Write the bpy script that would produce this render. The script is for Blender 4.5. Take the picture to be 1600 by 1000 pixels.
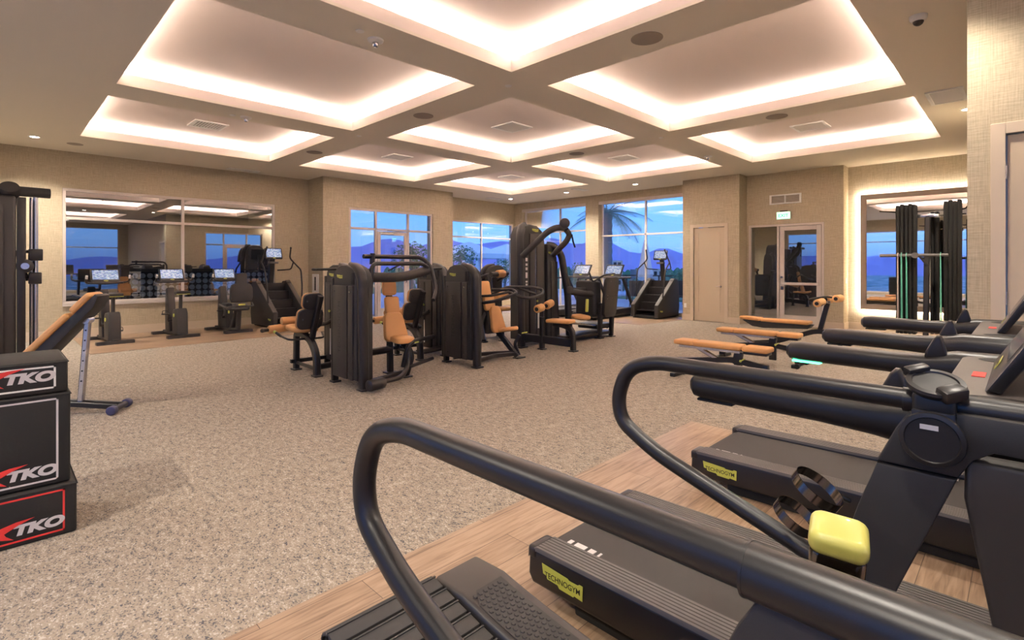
import bpy, bmesh, math, random
from mathutils import Vector, Matrix
PI = math.pi
random.seed(7)
SC = bpy.context.scene
for o in list(bpy.data.objects): bpy.data.objects.remove(o)
COL = SC.collection

# ------------------------------------------------------------------ camera, sky, exposure
YAW = math.radians(44.787)
cam_d = bpy.data.cameras.new('camera'); cam = bpy.data.objects.new('camera', cam_d); COL.objects.link(cam)
cam.location = (0, 0, 1.45)
cam.rotation_euler = (PI/2, 0, YAW - PI/2)
cam_d.sensor_width = 36; cam_d.lens = 809.8/1600*36
cam_d.shift_y = -(500-414.34)/1600
cam_d.clip_start = 0.02; cam_d.clip_end = 6000
SC.camera = cam
SC.view_settings.view_transform = 'Standard'; SC.view_settings.look = 'None'
SC.view_settings.gamma = 1; SC.view_settings.use_curve_mapping = False
SC.view_settings.exposure = 1.62

W = bpy.data.worlds.new('dusk_sky'); SC.world = W; W.use_nodes = True
nt = W.node_tree; nt.nodes.clear()
tc = nt.nodes.new('ShaderNodeTexCoord'); sp = nt.nodes.new('ShaderNodeSeparateXYZ')
rmp = nt.nodes.new('ShaderNodeValToRGB'); bg = nt.nodes.new('ShaderNodeBackground'); wo = nt.nodes.new('ShaderNodeOutputWorld')
nt.links.new(tc.outputs['Generated'], sp.inputs[0]); nt.links.new(sp.outputs['Z'], rmp.inputs[0])
nt.links.new(rmp.outputs[0], bg.inputs[0]); nt.links.new(bg.outputs[0], wo.inputs[0])
e = rmp.color_ramp.elements
e[0].position = 0.0; e[0].color = (.10, .20, .58, 1)
e[1].position = .9; e[1].color = (.02, .07, .32, 1)
x = e.new(.04); x.color = (.17, .36, .80, 1)
x = e.new(.09); x.color = (.14, .37, .93, 1)
x = e.new(.32); x.color = (.06, .26, .86, 1)
bg.inputs['Strength'].default_value = .66

sun_d = bpy.data.lights.new('outdoor_fill_sun', 'SUN'); sun_d.energy = .42; sun_d.angle = 1.0; sun_d.color = (.72, .82, 1.0)  # weak added sun that brightens the cabanas, palm and slopes outside
sun = bpy.data.objects.new('outdoor_fill_sun', sun_d); COL.objects.link(sun); sun.rotation_euler = (math.radians(34), 0, YAW - PI/2)

def area(name, loc, rot, sx, sy, power, col):
    l = bpy.data.lights.new(name, 'AREA'); l.shape = 'RECTANGLE'; l.size = sx; l.size_y = sy
    l.energy = power; l.color = col
    o = bpy.data.objects.new(name, l); o.location = loc; o.rotation_euler = rot; COL.objects.link(o); return o
WARM = (1.0, .89, .79)
LEDP = 4.9       # watts per metre of cove strip
CEIL = 3.69
GX = [1.10, 4.26, 4.90, 8.01, 8.64, 11.70]
GY = [1.06, 4.24, 4.88, 7.97, 8.61, 11.63]
COFFERS = [(GX[2*i], GX[2*i+1], GY[2*j], GY[2*j+1]) for i in range(3) for j in range(3)]
COFFERS.append((1.10, 4.26, -5.4, -1.2)); COFFERS.append((-2.9, .3, -5.4, -1.2))
for (x0, x1, y0, y1) in COFFERS:
    z = 3.875; g = .11
    for (cx_, cy_, sx, sy) in (((x0+x1)/2, y0-g, x1-x0, .04), ((x0+x1)/2, y1+g, x1-x0, .04),
                               (x0-g, (y0+y1)/2, .04, y1-y0), (x1+g, (y0+y1)/2, .04, y1-y0)):
        area('cove_led', (cx_, cy_, z), (PI, 0, 0), sx, sy, LEDP*max(sx, sy), WARM)

# ------------------------------------------------------------------ materials
def newmat(name):
    m = bpy.data.materials.new(name); m.use_nodes = True
    return m, m.node_tree, m.node_tree.nodes['Principled BSDF']
def mat(name, col, rough=.5, metal=0., bump=0., bscale=200, emit=None, estr=0, coat=0, spec=None):
    m, t, b = newmat(name)
    b.inputs['Base Color'].default_value = (*col, 1); b.inputs['Roughness'].default_value = rough
    b.inputs['Metallic'].default_value = metal
    if coat: b.inputs['Coat Weight'].default_value = coat
    if spec is not None: b.inputs['Specular IOR Level'].default_value = spec
    if emit: b.inputs['Emission Color'].default_value = (*emit, 1); b.inputs['Emission Strength'].default_value = estr
    c = t.nodes.new('ShaderNodeTexCoord'); n = t.nodes.new('ShaderNodeTexNoise'); n.inputs['Scale'].default_value = bscale
    n.inputs['Detail'].default_value = 3
    t.links.new(c.outputs['Object'], n.inputs['Vector'])
    mr = t.nodes.new('ShaderNodeMapRange'); mr.inputs['To Min'].default_value = max(0, rough-.04); mr.inputs['To Max'].default_value = min(1, rough+.04)
    t.links.new(n.outputs[0], mr.inputs[0]); t.links.new(mr.outputs[0], b.inputs['Roughness'])
    if bump:
        bp = t.nodes.new('ShaderNodeBump'); bp.inputs['Strength'].default_value = bump; bp.inputs['Distance'].default_value = .002
        t.links.new(n.outputs[0], bp.inputs['Height']); t.links.new(bp.outputs[0], b.inputs['Normal'])
    return m
def ramp(t, stops, interp='LINEAR'):
    r = t.nodes.new('ShaderNodeValToRGB'); r.color_ramp.interpolation = interp
    el = r.color_ramp.elements
    while len(el) < len(stops): el.new(.5)
    for q, (p, c) in zip(el, stops): q.position = p; q.color = (*c, 1)
    return r

def wallpaper():
    m, t, b = newmat('woven_wallcovering')
    c = t.nodes.new('ShaderNodeTexCoord')
    hs = []
    for sc in ((5, 5, 130), (130, 130, 5)):
        mp = t.nodes.new('ShaderNodeMapping'); mp.inputs['Scale'].default_value = sc
        n = t.nodes.new('ShaderNodeTexNoise'); n.inputs['Scale'].default_value = 1; n.inputs['Detail'].default_value = 2
        t.links.new(c.outputs['Object'], mp.inputs[0]); t.links.new(mp.outputs[0], n.inputs['Vector']); hs.append(n)
    big = t.nodes.new('ShaderNodeTexNoise'); big.inputs['Scale'].default_value = 1.0
    mp = t.nodes.new('ShaderNodeMapping'); mp.inputs['Scale'].default_value = (30, 30, 60)
    t.links.new(c.outputs['Object'], mp.inputs[0]); t.links.new(mp.outputs[0], big.inputs['Vector'])
    ad = t.nodes.new('ShaderNodeMath'); ad.operation = 'ADD'
    t.links.new(hs[0].outputs[0], ad.inputs[0]); t.links.new(hs[1].outputs[0], ad.inputs[1])
    m2 = t.nodes.new('ShaderNodeMath'); m2.operation = 'MULTIPLY_ADD'; m2.inputs[1].default_value = .55
    mb_ = t.nodes.new('ShaderNodeMath'); mb_.operation = 'MULTIPLY_ADD'; mb_.inputs[1].default_value = .25; mb_.inputs[2].default_value = .10
    t.links.new(big.outputs[0], mb_.inputs[0]); t.links.new(ad.outputs[0], m2.inputs[0]); t.links.new(mb_.outputs[0], m2.inputs[2])
    r = ramp(t, [(.55, (.365, .30, .20)), (1.0, (.59, .505, .36))])
    t.links.new(m2.outputs[0], r.inputs[0]); t.links.new(r.outputs[0], b.inputs['Base Color'])
    b.inputs['Roughness'].default_value = .75
    bp = t.nodes.new('ShaderNodeBump'); bp.inputs['Strength'].default_value = .25; bp.inputs['Distance'].default_value = .003
    t.links.new(ad.outputs[0], bp.inputs['Height']); t.links.new(bp.outputs[0], b.inputs['Normal'])
    return m
def carpet():
    m, t, b = newmat('speckled_carpet')
    c = t.nodes.new('ShaderNodeTexCoord')
    mp = t.nodes.new('ShaderNodeMapping'); mp.inputs['Scale'].default_value = (1, .62, 1)
    t.links.new(c.outputs['Object'], mp.inputs[0])
    v = t.nodes.new('ShaderNodeTexVoronoi'); v.inputs['Scale'].default_value = 170
    t.links.new(mp.outputs[0], v.inputs['Vector'])
    sx = t.nodes.new('ShaderNodeSeparateColor'); t.links.new(v.outputs['Color'], sx.inputs[0])
    mp2 = t.nodes.new('ShaderNodeMapping'); mp2.inputs['Scale'].default_value = (34, 13, 1)
    t.links.new(c.outputs['Object'], mp2.inputs[0])
    n = t.nodes.new('ShaderNodeTexNoise'); n.inputs['Scale'].default_value = 1; n.inputs['Detail'].default_value = 2
    t.links.new(mp2.outputs[0], n.inputs['Vector'])
    ad = t.nodes.new('ShaderNodeMath'); ad.operation = 'MULTIPLY_ADD'; ad.inputs[1].default_value = .55
    t.links.new(sx.outputs[0], ad.inputs[0])
    m3 = t.nodes.new('ShaderNodeMath'); m3.operation = 'MULTIPLY'; m3.inputs[1].default_value = .6
    t.links.new(n.outputs[0], m3.inputs[0]); t.links.new(m3.outputs[0], ad.inputs[2])
    r = ramp(t, [(.25, (.10, .10, .115)), (.37, (.22, .195, .17)), (.46, (.335, .283, .222)), (.76, (.375, .322, .262)), (.86, (.52, .47, .41))])
    t.links.new(ad.outputs[0], r.inputs[0]); t.links.new(r.outputs[0], b.inputs['Base Color'])
    b.inputs['Roughness'].default_value = .95; b.inputs['Specular IOR Level'].default_value = .1
    bp = t.nodes.new('ShaderNodeBump'); bp.inputs['Strength'].default_value = .5; bp.inputs['Distance'].default_value = .005
    t.links.new(sx.outputs[0], bp.inputs['Height']); t.links.new(bp.outputs[0], b.inputs['Normal'])
    return m
def planks():
    m, t, b = newmat('oak_vinyl_planks')
    c = t.nodes.new('ShaderNodeTexCoord')
    br = t.nodes.new('ShaderNodeTexBrick'); br.offset = .37; br.inputs['Scale'].default_value = 1
    br.inputs['Brick Width'].default_value = 1.2; br.inputs['Row Height'].default_value = .18; br.inputs['Mortar Size'].default_value = .0015
    br.inputs['Color1'].default_value = (.0, .0, .0, 1); br.inputs['Color2'].default_value = (1, 1, 1, 1); br.inputs['Mortar'].default_value = (0, 0, 0, 1)
    t.links.new(c.outputs['Object'], br.inputs['Vector'])
    mp = t.nodes.new('ShaderNodeMapping'); mp.inputs['Scale'].default_value = (1.6, 22, 1)
    t.links.new(c.outputs['Object'], mp.inputs[0])
    n = t.nodes.new('ShaderNodeTexNoise'); n.inputs['Scale'].default_value = 2.2; n.inputs['Detail'].default_value = 6; n.inputs['Distortion'].default_value = .8
    t.links.new(mp.outputs[0], n.inputs['Vector'])
    n2 = t.nodes.new('ShaderNodeTexNoise'); n2.inputs['Scale'].default_value = 3
    t.links.new(c.outputs['Object'], n2.inputs['Vector'])
    ad = t.nodes.new('ShaderNodeMath'); ad.operation = 'MULTIPLY_ADD'; ad.inputs[1].default_value = .16
    t.links.new(br.outputs[0], ad.inputs[0]); t.links.new(n.outputs[0], ad.inputs[2])
    ad2 = t.nodes.new('ShaderNodeMath'); ad2.operation = 'MULTIPLY_ADD'; ad2.inputs[1].default_value = .25
    t.links.new(n2.outputs[0], ad2.inputs[0]); t.links.new(ad.outputs[0], ad2.inputs[2])
    r = ramp(t, [(.35, (.13, .080, .047)), (.6, (.285, .188, .118)), (.85, (.40, .28, .185))])
    t.links.new(ad2.outputs[0], r.inputs[0])
    mx = t.nodes.new('ShaderNodeMix'); mx.data_type = 'RGBA'; mx.inputs['B'].default_value = (.08, .045, .03, 1)
    t.links.new(br.outputs['Fac'], mx.inputs['Factor']); t.links.new(r.outputs[0], mx.inputs['A'])
    t.links.new(mx.outputs['Result'], b.inputs['Base Color'])
    b.inputs['Roughness'].default_value = .38
    bp = t.nodes.new('ShaderNodeBump'); bp.inputs['Strength'].default_value = .15; bp.inputs['Distance'].default_value = .001
    t.links.new(n.outputs[0], bp.inputs['Height']); t.links.new(bp.outputs[0], b.inputs['Normal'])
    return m
def glassmat(name, refl, tint=(1, 1, 1)):
    m, t, b = newmat(name); t.nodes.remove(b)
    out = t.nodes['Material Output']
    tr = t.nodes.new('ShaderNodeBsdfTransparent'); tr.inputs[0].default_value = (*tint, 1)
    gl = t.nodes.new('ShaderNodeBsdfGlossy'); gl.inputs['Roughness'].default_value = .0; gl.inputs[0].default_value = (1, 1, 1, 1)
    fr = t.nodes.new('ShaderNodeFresnel'); fr.inputs[0].default_value = 1.5
    ad = t.nodes.new('ShaderNodeMath'); ad.operation = 'MULTIPLY_ADD'; ad.use_clamp = True
    ad.inputs[1].default_value = 1.0; ad.inputs[2].default_value = refl
    t.links.new(fr.outputs[0], ad.inputs[0])
    mx = t.nodes.new('ShaderNodeMixShader'); t.links.new(ad.outputs[0], mx.inputs[0])
    t.links.new(tr.outputs[0], mx.inputs[1]); t.links.new(gl.outputs[0], mx.inputs[2]); t.links.new(mx.outputs[0], out.inputs[0])
    return m
def screenmat():
    m, t, b = newmat('lit_display')
    c = t.nodes.new('ShaderNodeTexCoord')
    br = t.nodes.new('ShaderNodeTexBrick'); br.inputs['Scale'].default_value = 1
    br.inputs['Brick Width'].default_value = .085; br.inputs['Row Height'].default_value = .05; br.inputs['Mortar Size'].default_value = .006
    br.inputs['Color1'].default_value = (.03, .12, .45, 1); br.inputs['Color2'].default_value = (.9, .95, 1, 1); br.inputs['Mortar'].default_value = (.01, .015, .04, 1)
    t.links.new(c.outputs['UV'], br.inputs['Vector'])
    n = t.nodes.new('ShaderNodeTexNoise'); n.inputs['Scale'].default_value = 14
    t.links.new(c.outputs['UV'], n.inputs['Vector'])
    mx = t.nodes.new('ShaderNodeMix'); mx.data_type = 'RGBA'; mx.blend_type = 'MULTIPLY'; mx.inputs['Factor'].default_value = .6
    t.links.new(br.outputs[0], mx.inputs['A']); t.links.new(n.outputs[1], mx.inputs['B'])
    t.links.new(mx.outputs['Result'], b.inputs['Emission Color']); b.inputs['Emission Strength'].default_value = .55
    b.inputs['Base Color'].default_value = (.01, .01, .012, 1); b.inputs['Roughness'].default_value = .15
    return m
def citymat():
    m, t, b = newmat('valley_at_dusk')
    c = t.nodes.new('ShaderNodeTexCoord')
    n = t.nodes.new('ShaderNodeTexNoise'); n.inputs['Scale'].default_value = .12; n.inputs['Detail'].default_value = 6
    t.links.new(c.outputs['Object'], n.inputs['Vector'])
    r = ramp(t, [(.38, (.05, .16, .16)), (.5, (.16, .32, .36)), (.62, (.5, .55, .6))])
    t.links.new(n.outputs[0], r.inputs[0]); t.links.new(r.outputs[0], b.inputs['Base Color'])
    v = t.nodes.new('ShaderNodeTexVoronoi'); v.inputs['Scale'].default_value = .3
    t.links.new(c.outputs['Object'], v.inputs['Vector'])
    r2 = ramp(t, [(.0, (1, 1, 1)), (.16, (0, 0, 0))])
    t.links.new(v.outputs['Distance'], r2.inputs[0]); t.links.new(r2.outputs[0], b.inputs['Emission Strength'])
    b.inputs['Emission Color'].default_value = (1, .85, .7, 1)
    b.inputs['Roughness'].default_value = .9
    return m

M = {}
M['wall'] = wallpaper(); M['carpet'] = carpet(); M['wood'] = planks()
M['ceiling'] = mat('beige_ceiling_paint', (.74, .68, .575), .8, bump=.05, bscale=300)
M['tray'] = mat('pale_tray_paint', (.78, .69, .64), .8)
M['trim'] = mat('beige_trim_paint', (.60, .50, .38), .5)
M['door'] = mat('beige_door_paint', (.56, .46, .33), .45)
M['alu'] = mat('almond_window_frame', (.62, .55, .50), .4)
M['dark_gasket'] = mat('dark_gasket', (.02, .02, .025), .5)
M['black'] = mat('black_powder_coat', (.017, .015, .015), .35, bump=.05, bscale=900)
M['blackmatte'] = mat('matte_black_plastic', (.028, .026, .025), .55, bump=.15, bscale=700)
M['graphite'] = mat('graphite_panel', (.036, .031, .028), .42, bump=.05, bscale=500)
M['grey'] = mat('dark_grey_ribbed_plastic', (.11, .098, .09), .5)
M['rubber'] = mat('black_rubber', (.018, .018, .018), .8, bump=.3, bscale=500)
M['belt'] = mat('charcoal_running_belt', (.052, .047, .044), .75, bump=.5, bscale=800)
M['chrome'] = mat('brushed_steel', (.62, .62, .64), .25, 1)
M['darkchrome'] = mat('smoked_chrome', (.16, .14, .12), .16, 1)
M['orange'] = mat('tan_orange_upholstery', (.66, .335, .12), .5, bump=.12, bscale=400)
M['tanroll'] = mat('tan_foam', (.72, .40, .17), .6, bump=.2, bscale=300)
M['yellow'] = mat('yellow_green_plastic', (.56, .58, .10), .35)
M['yellowknob'] = mat('pale_lime_knob', (.56, .55, .13), .3, coat=.3)
M['ink'] = mat('black_ink', (.01, .01, .01), .5)
M['white'] = mat('white_plastic', (.8, .78, .74), .4)
M['silver'] = mat('silver_print', (.62, .58, .58), .5)
M['red'] = mat('red_print', (.72, .04, .035), .5)
M['vinyl'] = mat('black_box_vinyl', (.014, .013, .012), .62, bump=.5, bscale=60)
M['screen'] = screenmat()
M['glass'] = glassmat('window_glass', .06, (.93, .97, 1))
M['glassr'] = glassmat('tinted_reflective_glass', .34, (.55, .62, .66))
M['glassm'] = glassmat('lobby_glass', .12, (.8, .85, .9))
M['screenoff'] = mat('dark_display_glass', (.012, .014, .02), .12)
M['mirror'] = mat('mirror_silver', (.93, .93, .92), 0.0, 1)
M['taupe'] = mat('taupe_mirror_frame', (.36, .29, .23), .5)
M['palmbark'] = mat('palm_bark', (.30, .27, .26), .9, bump=1, bscale=30)
M['frond'] = mat('palm_frond_green', (.16, .27, .22), .6)
M['leaf'] = mat('garden_foliage', (.06, .17, .09), .7)
M['mount'] = mat('rock_in_haze_colour', (.36, .34, .66), .95, bump=.5, bscale=.05)  # blue-purple haze of distance is put into the rock colour
M['canvas'] = mat('pale_canvas', (.75, .80, .85), .8)
M['patio'] = mat('blue_grey_patio_stone', (.38, .42, .50), .5, bump=.2, bscale=8)
M['city'] = citymat()
M['conc'] = mat('pale_stucco', (.45, .42, .40), .8)
M['stucco'] = mat('olive_brown_stucco', (.16, .13, .09), .85)
M['mat'] = mat('black_foam_mat', (.020, .018, .016), .75, bump=.4, bscale=200)
M['pinkband'] = mat('pale_pink_latex', (.75, .55, .52), .5)
M['greenband'] = mat('mint_green_latex', (.15, .55, .40), .5)
M['blueband'] = mat('blue_latex', (.04, .14, .42), .5)
M['lampglow'] = mat('lamp_lens', (.9, .85, .8), .5, emit=(1, .9, .75), estr=14)
M['exitgreen'] = mat('lit_green_lettering', (.02, .5, .15), .4, emit=(.0, .55, .16), estr=.8)
M['exitface'] = mat('lit_sign_face', (.6, .9, .7), .4, emit=(.42, 1, .60), estr=.6)
M['greenled'] = mat('green_led', (.0, .5, .2), .4, emit=(.05, 1, .35), estr=4)
M['purple'] = mat('blue_violet_plastic', (.05, .05, .12), .5)
M['slot'] = mat('slot_shadow_black', (.008, .008, .008), .7)  # near-black puts the shade inside slots and recesses into the colour
M['speaker'] = mat('speaker_grille_beige', (.33, .28, .23), .7, bump=.6, bscale=500)

# ------------------------------------------------------------------ mesh building
class MB:
    def __init__(s): s.bm = bmesh.new(); s.M = Matrix()
    def _fin(s, vs):
        bmesh.ops.transform(s.bm, matrix=s.M, verts=[v for v in vs if v.is_valid]); return s
    def box(s, c, sz, bev=0, seg=2, R=None):
        r = bmesh.ops.create_cube(s.bm, size=1)['verts']
        m = Matrix.Translation(c) @ (R.to_4x4() if R is not None else Matrix()) @ Matrix.Diagonal((*sz, 1))
        bmesh.ops.transform(s.bm, matrix=m, verts=r)
        return s._bev(r, bev, seg)
    def bx(s, x0, x1, y0, y1, z0, z1, bev=0, seg=2):
        return s.box(((x0+x1)/2, (y0+y1)/2, (z0+z1)/2), (abs(x1-x0), abs(y1-y0), abs(z1-z0)), bev, seg)
    def _bev(s, r, bev, seg, edges=None):
        if bev:
            ed = edges or list({e for v in r for e in v.link_edges})
            fs = list({f for v in r for f in v.link_faces})
            old = set(s.bm.verts) - set(r)
            bmesh.ops.bevel(s.bm, geom=ed, offset=bev, segments=seg, affect='EDGES', profile=.5, clamp_overlap=True)
            r = [v for v in s.bm.verts if v not in old]
        return s._fin(r)
    def prism(s, poly, axis, a, b, bev=0, seg=2):
        """poly: 2-D outline; axis 'x': (y,z), 'y': (x,z), 'z': (x,y)"""
        def P(p, t): return {'x': (t, p[0], p[1]), 'y': (p[0], t, p[1]), 'z': (p[0], p[1], t)}[axis]
        A = [s.bm.verts.new(P(p, a)) for p in poly]; B = [s.bm.verts.new(P(p, b)) for p in poly]
        n = len(poly); f1 = s.bm.faces.new(A); f2 = s.bm.faces.new(B[::-1])
        for i in range(n): s.bm.faces.new((A[i], B[i], B[(i+1) % n], A[(i+1) % n]))
        bmesh.ops.recalc_face_normals(s.bm, faces=list({f for v in A+B for f in v.link_faces}))
        if bev: return s._bev(A+B, bev, seg, list(f1.edges)+list(f2.edges))
        return s._fin(A+B)
    def ring(s, pts, prev):
        vs = [s.bm.verts.new(p) for p in pts]; n = len(vs)
        if prev:
            for i in range(n): s.bm.faces.new((prev[i], prev[(i+1) % n], vs[(i+1) % n], vs[i]))
        return vs
    def tube(s, pts, r, seg=12, round_=0, n=6, sq=None, closed=False):
        """r: radius or list; sq=(w,h) gives a rounded-rectangular section"""
        pts = [Vector(p) for p in pts]
        if round_: pts = rpath(pts, round_, n)
        N = len(pts); start = len(s.bm.verts); allv = []
        rs = r if isinstance(r, (list, tuple)) else [r]*N
        if len(rs) != N: rs = [rs[0] + (rs[-1]-rs[0])*i/(N-1) for i in range(N)]
        T = []
        for i in range(N):
            a = pts[i]-pts[i-1] if (i > 0 or closed) else pts[1]-pts[0]
            b = pts[(i+1) % N]-pts[i] if (i < N-1 or closed) else a
            T.append((a.normalized()+b.normalized()).normalized())
        up = Vector((0, 0, 1)) if abs(T[0].z) < .9 else Vector((0, 1, 0))
        u = T[0].cross(up).normalized(); prev = None; first = None
        for i in range(N):
            u = (u - T[i]*u.dot(T[i])).normalized(); w = u.cross(T[i]).normalized()
            ring = []
            if sq:
                hw, hh = sq[0]/2, sq[1]/2; c = min(hw, hh)*.35
                for (sx, sy) in ((hw, hh-c), (hw-c, hh), (-hw+c, hh), (-hw, hh-c), (-hw, -hh+c), (-hw+c, -hh), (hw-c, -hh), (hw, -hh+c)):
                    ring.append(pts[i]+u*sx+w*sy)
            else:
                for k in range(seg):
                    a = 2*PI*k/seg; ring.append(pts[i]+(u*math.cos(a)+w*math.sin(a))*rs[i])
            prev = s.ring(ring, prev); allv += prev
            if first is None: first = prev
        if closed:
            n_ = len(first)
            for i in range(n_): s.bm.faces.new((prev[i], prev[(i+1) % n_], first[(i+1) % n_], first[i]))
        else:
            s.bm.faces.new(first); s.bm.faces.new(prev[::-1])
        bmesh.ops.recalc_face_normals(s.bm, faces=list({f for v in allv for f in v.link_faces}))
        return s._fin(allv)
    def cyl(s, p0, p1, r, r2=None, seg=20, bev=0):
        p0, p1 = Vector(p0), Vector(p1)
        if bev:
            d = (p1-p0); L = d.length; d.normalize(); b = min(bev, L/2.01, r*.9)
            r2 = r if r2 is None else r2
            pp = [p0, p0+d*b*.3, p0+d*b, p1-d*b, p1-d*b*.3, p1]; rr = [r-b, r-b*.3, r, r2, r2-b*.3, r2-b]
            return s.tube(pp, rr, seg)
        return s.tube([p0, p1], [r, r if r2 is None else r2], seg)
    def lathe(s, prof, c=(0, 0, 0), axis='z', seg=24):
        prev = None; allv = []; c = Vector(c)
        for (r, h) in prof:
            pts = []
            for k in range(seg):
                a = 2*PI*k/seg; p = (max(r, 1e-4)*math.cos(a), max(r, 1e-4)*math.sin(a), h)
                p = {'z': p, 'x': (p[2], p[0], p[1]), 'y': (p[1], p[2], p[0])}[axis]
                pts.append(c+Vector(p))
            prev = s.ring(pts, prev); allv += prev
        bmesh.ops.recalc_face_normals(s.bm, faces=list({f for v in allv for f in v.link_faces}))
        return s._fin(allv)
    def sph(s, c, r, seg=14):
        vs = bmesh.ops.create_uvsphere(s.bm, u_segments=seg, v_segments=seg//2, radius=1)['verts']
        bmesh.ops.transform(s.bm, matrix=Matrix.Translation(c) @ Matrix.Diagonal((*(r if isinstance(r, tuple) else (r, r, r)), 1)), verts=vs)
        return s._fin(vs)
    def quad(s, pts):
        vs = [s.bm.verts.new(p) for p in pts]; s.bm.faces.new(vs); return s._fin(vs)
    def mesh(s, name, m, smooth=True, ang=35, uv=False):
        me = bpy.data.meshes.new(name)
        if uv:
            l = s.bm.loops.layers.uv.new('UVMap')
            for f in s.bm.faces:
                for q, lp in enumerate(f.loops): lp[l].uv = ((0, 0), (1, 0), (1, 1), (0, 1))[q % 4]
        s.bm.to_mesh(me); s.bm.free(); me.materials.append(m)
        if smooth:
            for p in me.polygons: p.use_smooth = True
            me.set_sharp_from_angle(angle=math.radians(ang))
        return me
def rpath(pts, rad, n=6):
    out = [pts[0]]
    for i in range(1, len(pts)-1):
        a, b, c = pts[i-1], pts[i], pts[i+1]
        d1 = (a-b); d2 = (c-b); L = min(rad, d1.length*.49, d2.length*.49)
        p, q = b+d1.normalized()*L, b+d2.normalized()*L
        for k in range(n+1):
            t = k/n; out.append(p*(1-t)**2 + b*2*t*(1-t) + q*t*t)
    out.append(pts[-1]); return out
def rrect(x0, x1, y0, y1, r, n=5):
    o = []
    for (cx_, cy_, a0) in ((x1-r, y1-r, 0), (x0+r, y1-r, 90), (x0+r, y0+r, 180), (x1-r, y0+r, 270)):
        for k in range(n+1):
            a = math.radians(a0+90*k/n); o.append((cx_+r*math.cos(a), cy_+r*math.sin(a)))
    return o
def link(name, me, parent=None):
    o = bpy.data.objects.new(name, me); COL.objects.link(o)
    if parent: o.parent = parent
    return o
class Thing:
    """an Empty at the base; parts are given in local coordinates, or in room coordinates when world=True"""
    def __init__(s, name, label, cat, loc=(0, 0, 0), rz=0, group=None, world=False, scale=None):
        s.o = bpy.data.objects.new(name, None); COL.objects.link(s.o)
        s.o.empty_display_size = .1
        s.o.location = loc; s.o.rotation_euler = (0, 0, rz); s.o['label'] = label; s.o['category'] = cat
        if group: s.o['group'] = group
        s.off = Matrix.Translation([-c for c in loc]) if world else Matrix()
    def part(s, name, mb, m, parent=None, label=None, smooth=True, ang=35, uv=False, kind=None):
        bmesh.ops.transform(mb.bm, matrix=s.off, verts=mb.bm.verts)
        o = link(name, mb.mesh(name, M[m] if isinstance(m, str) else m, smooth, ang, uv), parent or s.o)
        if label: o['label'] = label
        if kind: o['kind'] = kind
        return o
def single(name, label, cat, mb, m, loc=(0, 0, 0), group=None, smooth=True, uv=False):
    bmesh.ops.transform(mb.bm, matrix=Matrix.Translation([-c for c in loc]), verts=mb.bm.verts)
    o = link(name, mb.mesh(name, M[m], smooth, 35, uv)); o.location = loc; o['label'] = label; o['category'] = cat
    if group: o['group'] = group
    return o
def struct(name, mb, m, parent=None, smooth=False):
    o = link(name, mb.mesh(name, M[m], smooth), parent)
    if not parent: o['kind'] = 'structure'
    return o
def dup(o, loc, rz=0, label=None, group=None):
    def cp(q, par):
        c = q.copy(); COL.objects.link(c); c.parent = par
        for ch in [k for k in q.children]: cp(ch, c)
        return c
    r = cp(o, None); r.location = loc; r.rotation_euler = (0, 0, rz)
    if label: r['label'] = label
    if group: r['group'] = group
    return r
def copy_part(o, parent):
    c = o.copy(); COL.objects.link(c); c.parent = parent; return c

_txt = {}
def textmesh(body, size=1, bold=0, shear=0, ext=.02, mname='ink', sx=1.0):
    k = (body, bold, shear, ext, mname, sx)
    if k not in _txt:
        cu = bpy.data.curves.new('lettering', 'FONT'); cu.body = body; cu.size = 1; cu.offset = bold; cu.shear = shear
        cu.extrude = ext; cu.align_x = 'CENTER'; cu.align_y = 'CENTER'
        o = bpy.data.objects.new('lettering', cu); COL.objects.link(o)
        bpy.context.view_layer.update()
        me = bpy.data.meshes.new_from_object(o.evaluated_get(bpy.context.evaluated_depsgraph_get()))
        bpy.data.objects.remove(o); me.name = 'lettering'
        xs = [v.co.x for v in me.vertices]; ys = [v.co.y for v in me.vertices]
        w = max(xs)-min(xs); cx_ = (max(xs)+min(xs))/2; cy_ = (max(ys)+min(ys))/2
        for v in me.vertices: v.co.x = (v.co.x-cx_)/w; v.co.y = (v.co.y-cy_)/w; v.co.z /= w
        me.materials.clear(); me.materials.append(M[mname]); _txt[k] = me
    return _txt[k]
def place_text(body, mname, parent, mtx, width, ysc=1.0, **kw):
    """mtx: local frame, x = reading direction, y = up, z = out of the surface"""
    me = textmesh(body, mname=mname, **kw)
    o = link('lettering', me, parent); o.matrix_local = mtx @ Matrix.Diagonal((width, width*ysc, width, 1)); return o
def frame3(o, x, z):
    """matrix with origin o, x axis x and outward axis z"""
    x = Vector(x).normalized(); z = Vector(z).normalized(); y = z.cross(x).normalized()
    m = Matrix((x, y, z)).transposed().to_4x4(); m.translation = Vector(o); return m
def badge(th, o, x, z, w=.12, parent=None):
    """stepped yellow maker's plate with black lettering"""
    mt = th.off @ frame3(o, x, z)
    s = w
    prof = [(-.5, .15), (.14, .11), (.18, .085), (.38, .085), (.42, .115), (.5, .11), (.49, -.17), (.30, -.15), (.28, -.18), (-.06, -.17), (-.10, -.12), (-.36, -.11), (-.40, -.05), (-.47, -.04)]
    mb = MB(); mb.M = th.off.inverted() @ mt
    mb.prism([(a*s, b*s) for a, b in prof], 'z', 0, .0015)
    p = th.part('maker_plate', mb, 'yellow', parent, label='yellow-green maker plate', smooth=False)
    place_text('TECHNOGYM', 'ink', p, mt @ Matrix.Translation((0.005*s, -.03*s, .0016)), w*.86, ysc=1.1, bold=.01, ext=.003)
    return p

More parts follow.
